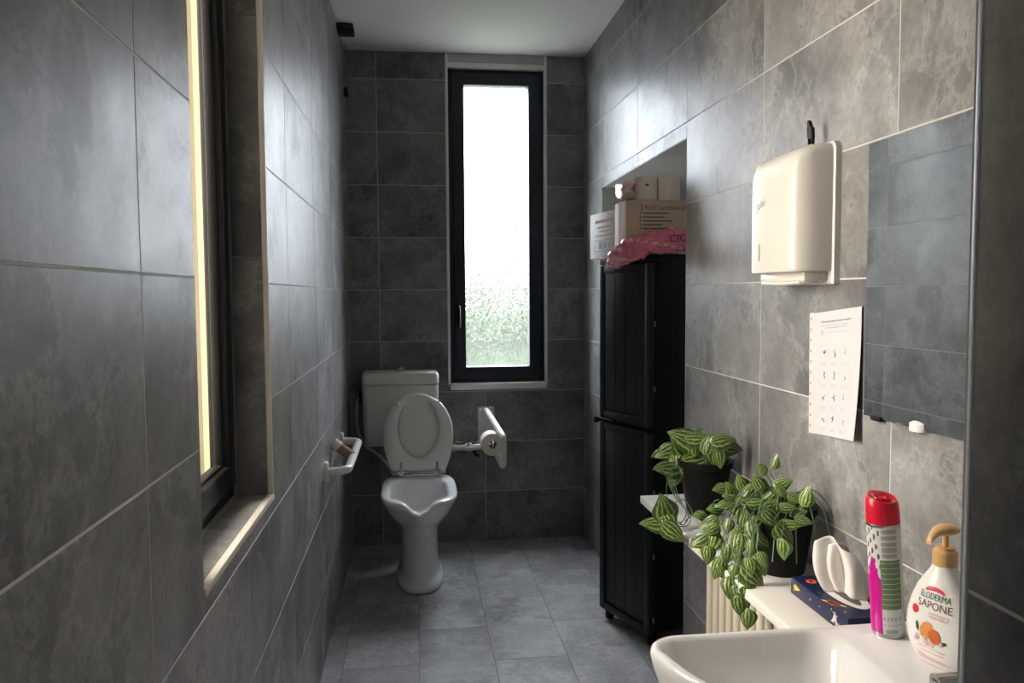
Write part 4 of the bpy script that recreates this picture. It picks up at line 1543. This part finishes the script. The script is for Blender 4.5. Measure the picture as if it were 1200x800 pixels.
def can_print(a, z):
    d = (a - tocam + math.pi) % (2 * math.pi) - math.pi        # >0: towards the right of the photo
    t = math.sin(d) if abs(d) < math.pi / 2 else math.copysign(1, d)
    if -.28 < t < .86:                                          # back-label column
        if z > .132:
            return 1 if int(z / .0034) % 3 and -.16 < t < .72 else 0
        if z > .048:
            return 2
        return 1 if (.020 < z < .042 and int((t + 1) * 9) % 2 and int(z / .006) % 2) or (.008 < z < .014 and -.1 < t < .6) else 0
    if t <= -.28:
        top = .118 + .018 * math.sin(6 * d)
        if z < top:
            return 3
        return 4 if math.sin(z * 230 + 5 * d) * math.sin(z * 90 - 14 * d) > .38 else 0
    return 0


g = G()
can_grid(g, .006, .186, can_print)
bm_ = obj('can', g, ['can_white', 'can_grey', 'can_green', 'magenta', 'ink'], ca, 30, fix=False)
g = G()
for k in range(9):                                              # thin white rules across the green column
    z = .057 + k * .0088
    for i in range(8):
        a0, a1 = tocam - .22 + i * .145, tocam - .22 + (i + 1) * .145
        rr = CR + .0003
        g.quad((rr * math.cos(a0), rr * math.sin(a0), z), (rr * math.cos(a1), rr * math.sin(a1), z), (rr * math.cos(a1), rr * math.sin(a1), z + .0008), (rr * math.cos(a0), rr * math.sin(a0), z + .0008))
obj('label_rules', g, 'can_white', bm_, 0)
obj('base_rim', G().lathe([(.0225, 0), (.0265, .001), (.0268, .005), (.0262, .0065)], (0, 0, 0), 40), 'can_steel', ca)
obj('shoulder', G().lathe([(.0262, .186), (.0268, .188), (.0262, .191)], (0, 0, 0), 40), 'can_steel', ca)
capp = []
for z, r_ in ((.189, .0260), (.192, .0264), (.205, .0262), (.220, .0258), (.229, .0246), (.233, .0220), (.232, .0150), (.226, .0110), (.224, .004)):
    capp.append([(r_ * math.cos(t), r_ * math.sin(t), z + (.006 * math.sin(t - .3) if z > .215 else 0)) for t in np.linspace(0, 2 * math.pi, 36, endpoint=False)])
cp_ = obj('cap', G().loft(capp), 'red_cap', ca, 50)
obj('nozzle', G().lathe([(.007, .222), (.007, .231), (.005, .233)], (0, 0, 0), 14), 'red_cap', cp_)

# ------------------------------------------------------------------ tissue box and tissue
tb = thing('tissue_box', 'navy tissue box printed with rockets and planets on the white shelf', 'tissue box', (0.866, 1.475, SZ))
TBX, TBY, TBZ = .058, .113, .036
obj('carton', G().box((-TBX, -TBY, 0), (TBX, TBY, TBZ), .0015), 'navy', tb)
op = [(.020 * math.cos(a), .066 * math.sin(a)) for a in np.linspace(0, 2 * math.pi, 32, endpoint=False)]
obj('opening', G().prism(op, 2, TBZ - .0005, TBZ + .0006), 'ink', tb, 0)
obj('opening_film', G().loft([[(x * 1.55, y * 1.18, TBZ + .0007) for x, y in op], [(x * .7, y * .9, TBZ + .0007) for x, y in op]], False, False), 'tissue_paper', tb, 0)


def top_print(name, pts, m):
    obj(name, G().prism(pts, 2, TBZ - .0002, TBZ + .0005), m, tb, 0)


def side_print(name, pts, m):
    obj(name, G().prism(pts, 0, -TBX - .0005, -TBX + .0002), m, tb, 0)


top_print('planet_print', ell(-.030, .078, .011, .011), 'orange')
top_print('planet_core_print', ell(-.030, .0785, .005, .005, 0, 14), 'navy')
top_print('ring_print', ell(-.045, -.040, .004, .026, 35), 'yellow')
top_print('planet_print', ell(-.045, -.040, .008, .014, 35), 'orange')
side_print('comet_print', [(.100, .020), (.094, .026), (.070, .020), (.094, .012)], 'yellow')
side_print('rocket_print', [(-.085, .006), (-.075, .014), (-.068, .032), (-.060, .014), (-.052, .006), (-.060, .008), (-.068, .004), (-.076, .008)], 'paper')
side_print('rocket_flame_print', [(-.074, .004), (-.068, .014), (-.062, .004)], 'orange')
rg = random.Random(8)
for k in range(9):
    side_print('star_print', ell(rg.uniform(-.10, .10), rg.uniform(.005, .032), .0018, .0018, 0, 6), 'paper' if k % 2 else 'yellow')
for k in range(8):
    top_print('star_print', ell(rg.choice((-.052, -.046, .046)), rg.uniform(-.10, .06), .0016, .0020, 0, 6), 'paper' if k % 2 else 'yellow')

ts = thing('tissue', 'crumpled white tissue standing out of the navy box', 'tissue', (0.866, 1.475, SZ + TBZ + .0008), R(35))
def tissue_sheet(name, dx, hgt, ph, wid, yoff):
    nu, nv = 40, 22
    grid = []
    for j in range(nv + 1):
        v = j / nv
        row = []
        for i in range(nu + 1):
            u = i / nu * 2 - 1                                   # -1 near the door .. +1 towards the plants
            env = .25 + .75 * math.sin(math.pi * min(1.0, .12 + v * .75))
            x = dx + .020 * math.sin(1.35 * math.pi * u + ph + .7 * v) * env + .004 * math.sin(5.1 * u + 5 * v) * v - .014 * v * v + .010 * u * u * v
            y = yoff + u * wid * (.62 + .42 * math.sin(math.pi * (.15 + .72 * v))) + .022 * v
            z = v * (hgt - .016 * (1 - u) * .5 - .014 * u * u + .004 * math.sin(4 * u + ph)) + .010 * (1 - v) * max(0, u) * 0
            row.append((x, y, max(.0004, z)))
        grid.append(row)
    g = G().loft(grid, False, False, closed=False)
    o = obj(name, g, 'tissue_paper', ts, 80)
    m_ = o.modifiers.new('thickness', 'SOLIDIFY')
    m_.thickness = .0006


tissue_sheet('sheet', -.004, .120, .4, .050, -.006)
tissue_sheet('inner_ply', .010, .110, 2.0, .042, -.010)

# ------------------------------------------------------------------ scrap on the floor
fp = pix(694, 754, 2, 0.001)
g = G().add([(-.012, -.006, 0), (.010, -.012, .002), (.016, .004, .001), (-.006, .010, .004), (.002, 0, .005)], [[0, 1, 4], [1, 2, 4], [2, 3, 4], [3, 0, 4]])
sc_ = obj('paper_scrap', g, 'paper', None, 0, (fp.x, fp.y, .0005))
tag(sc_, 'tiny white scrap of paper on the grey floor tiles', 'paper scrap')
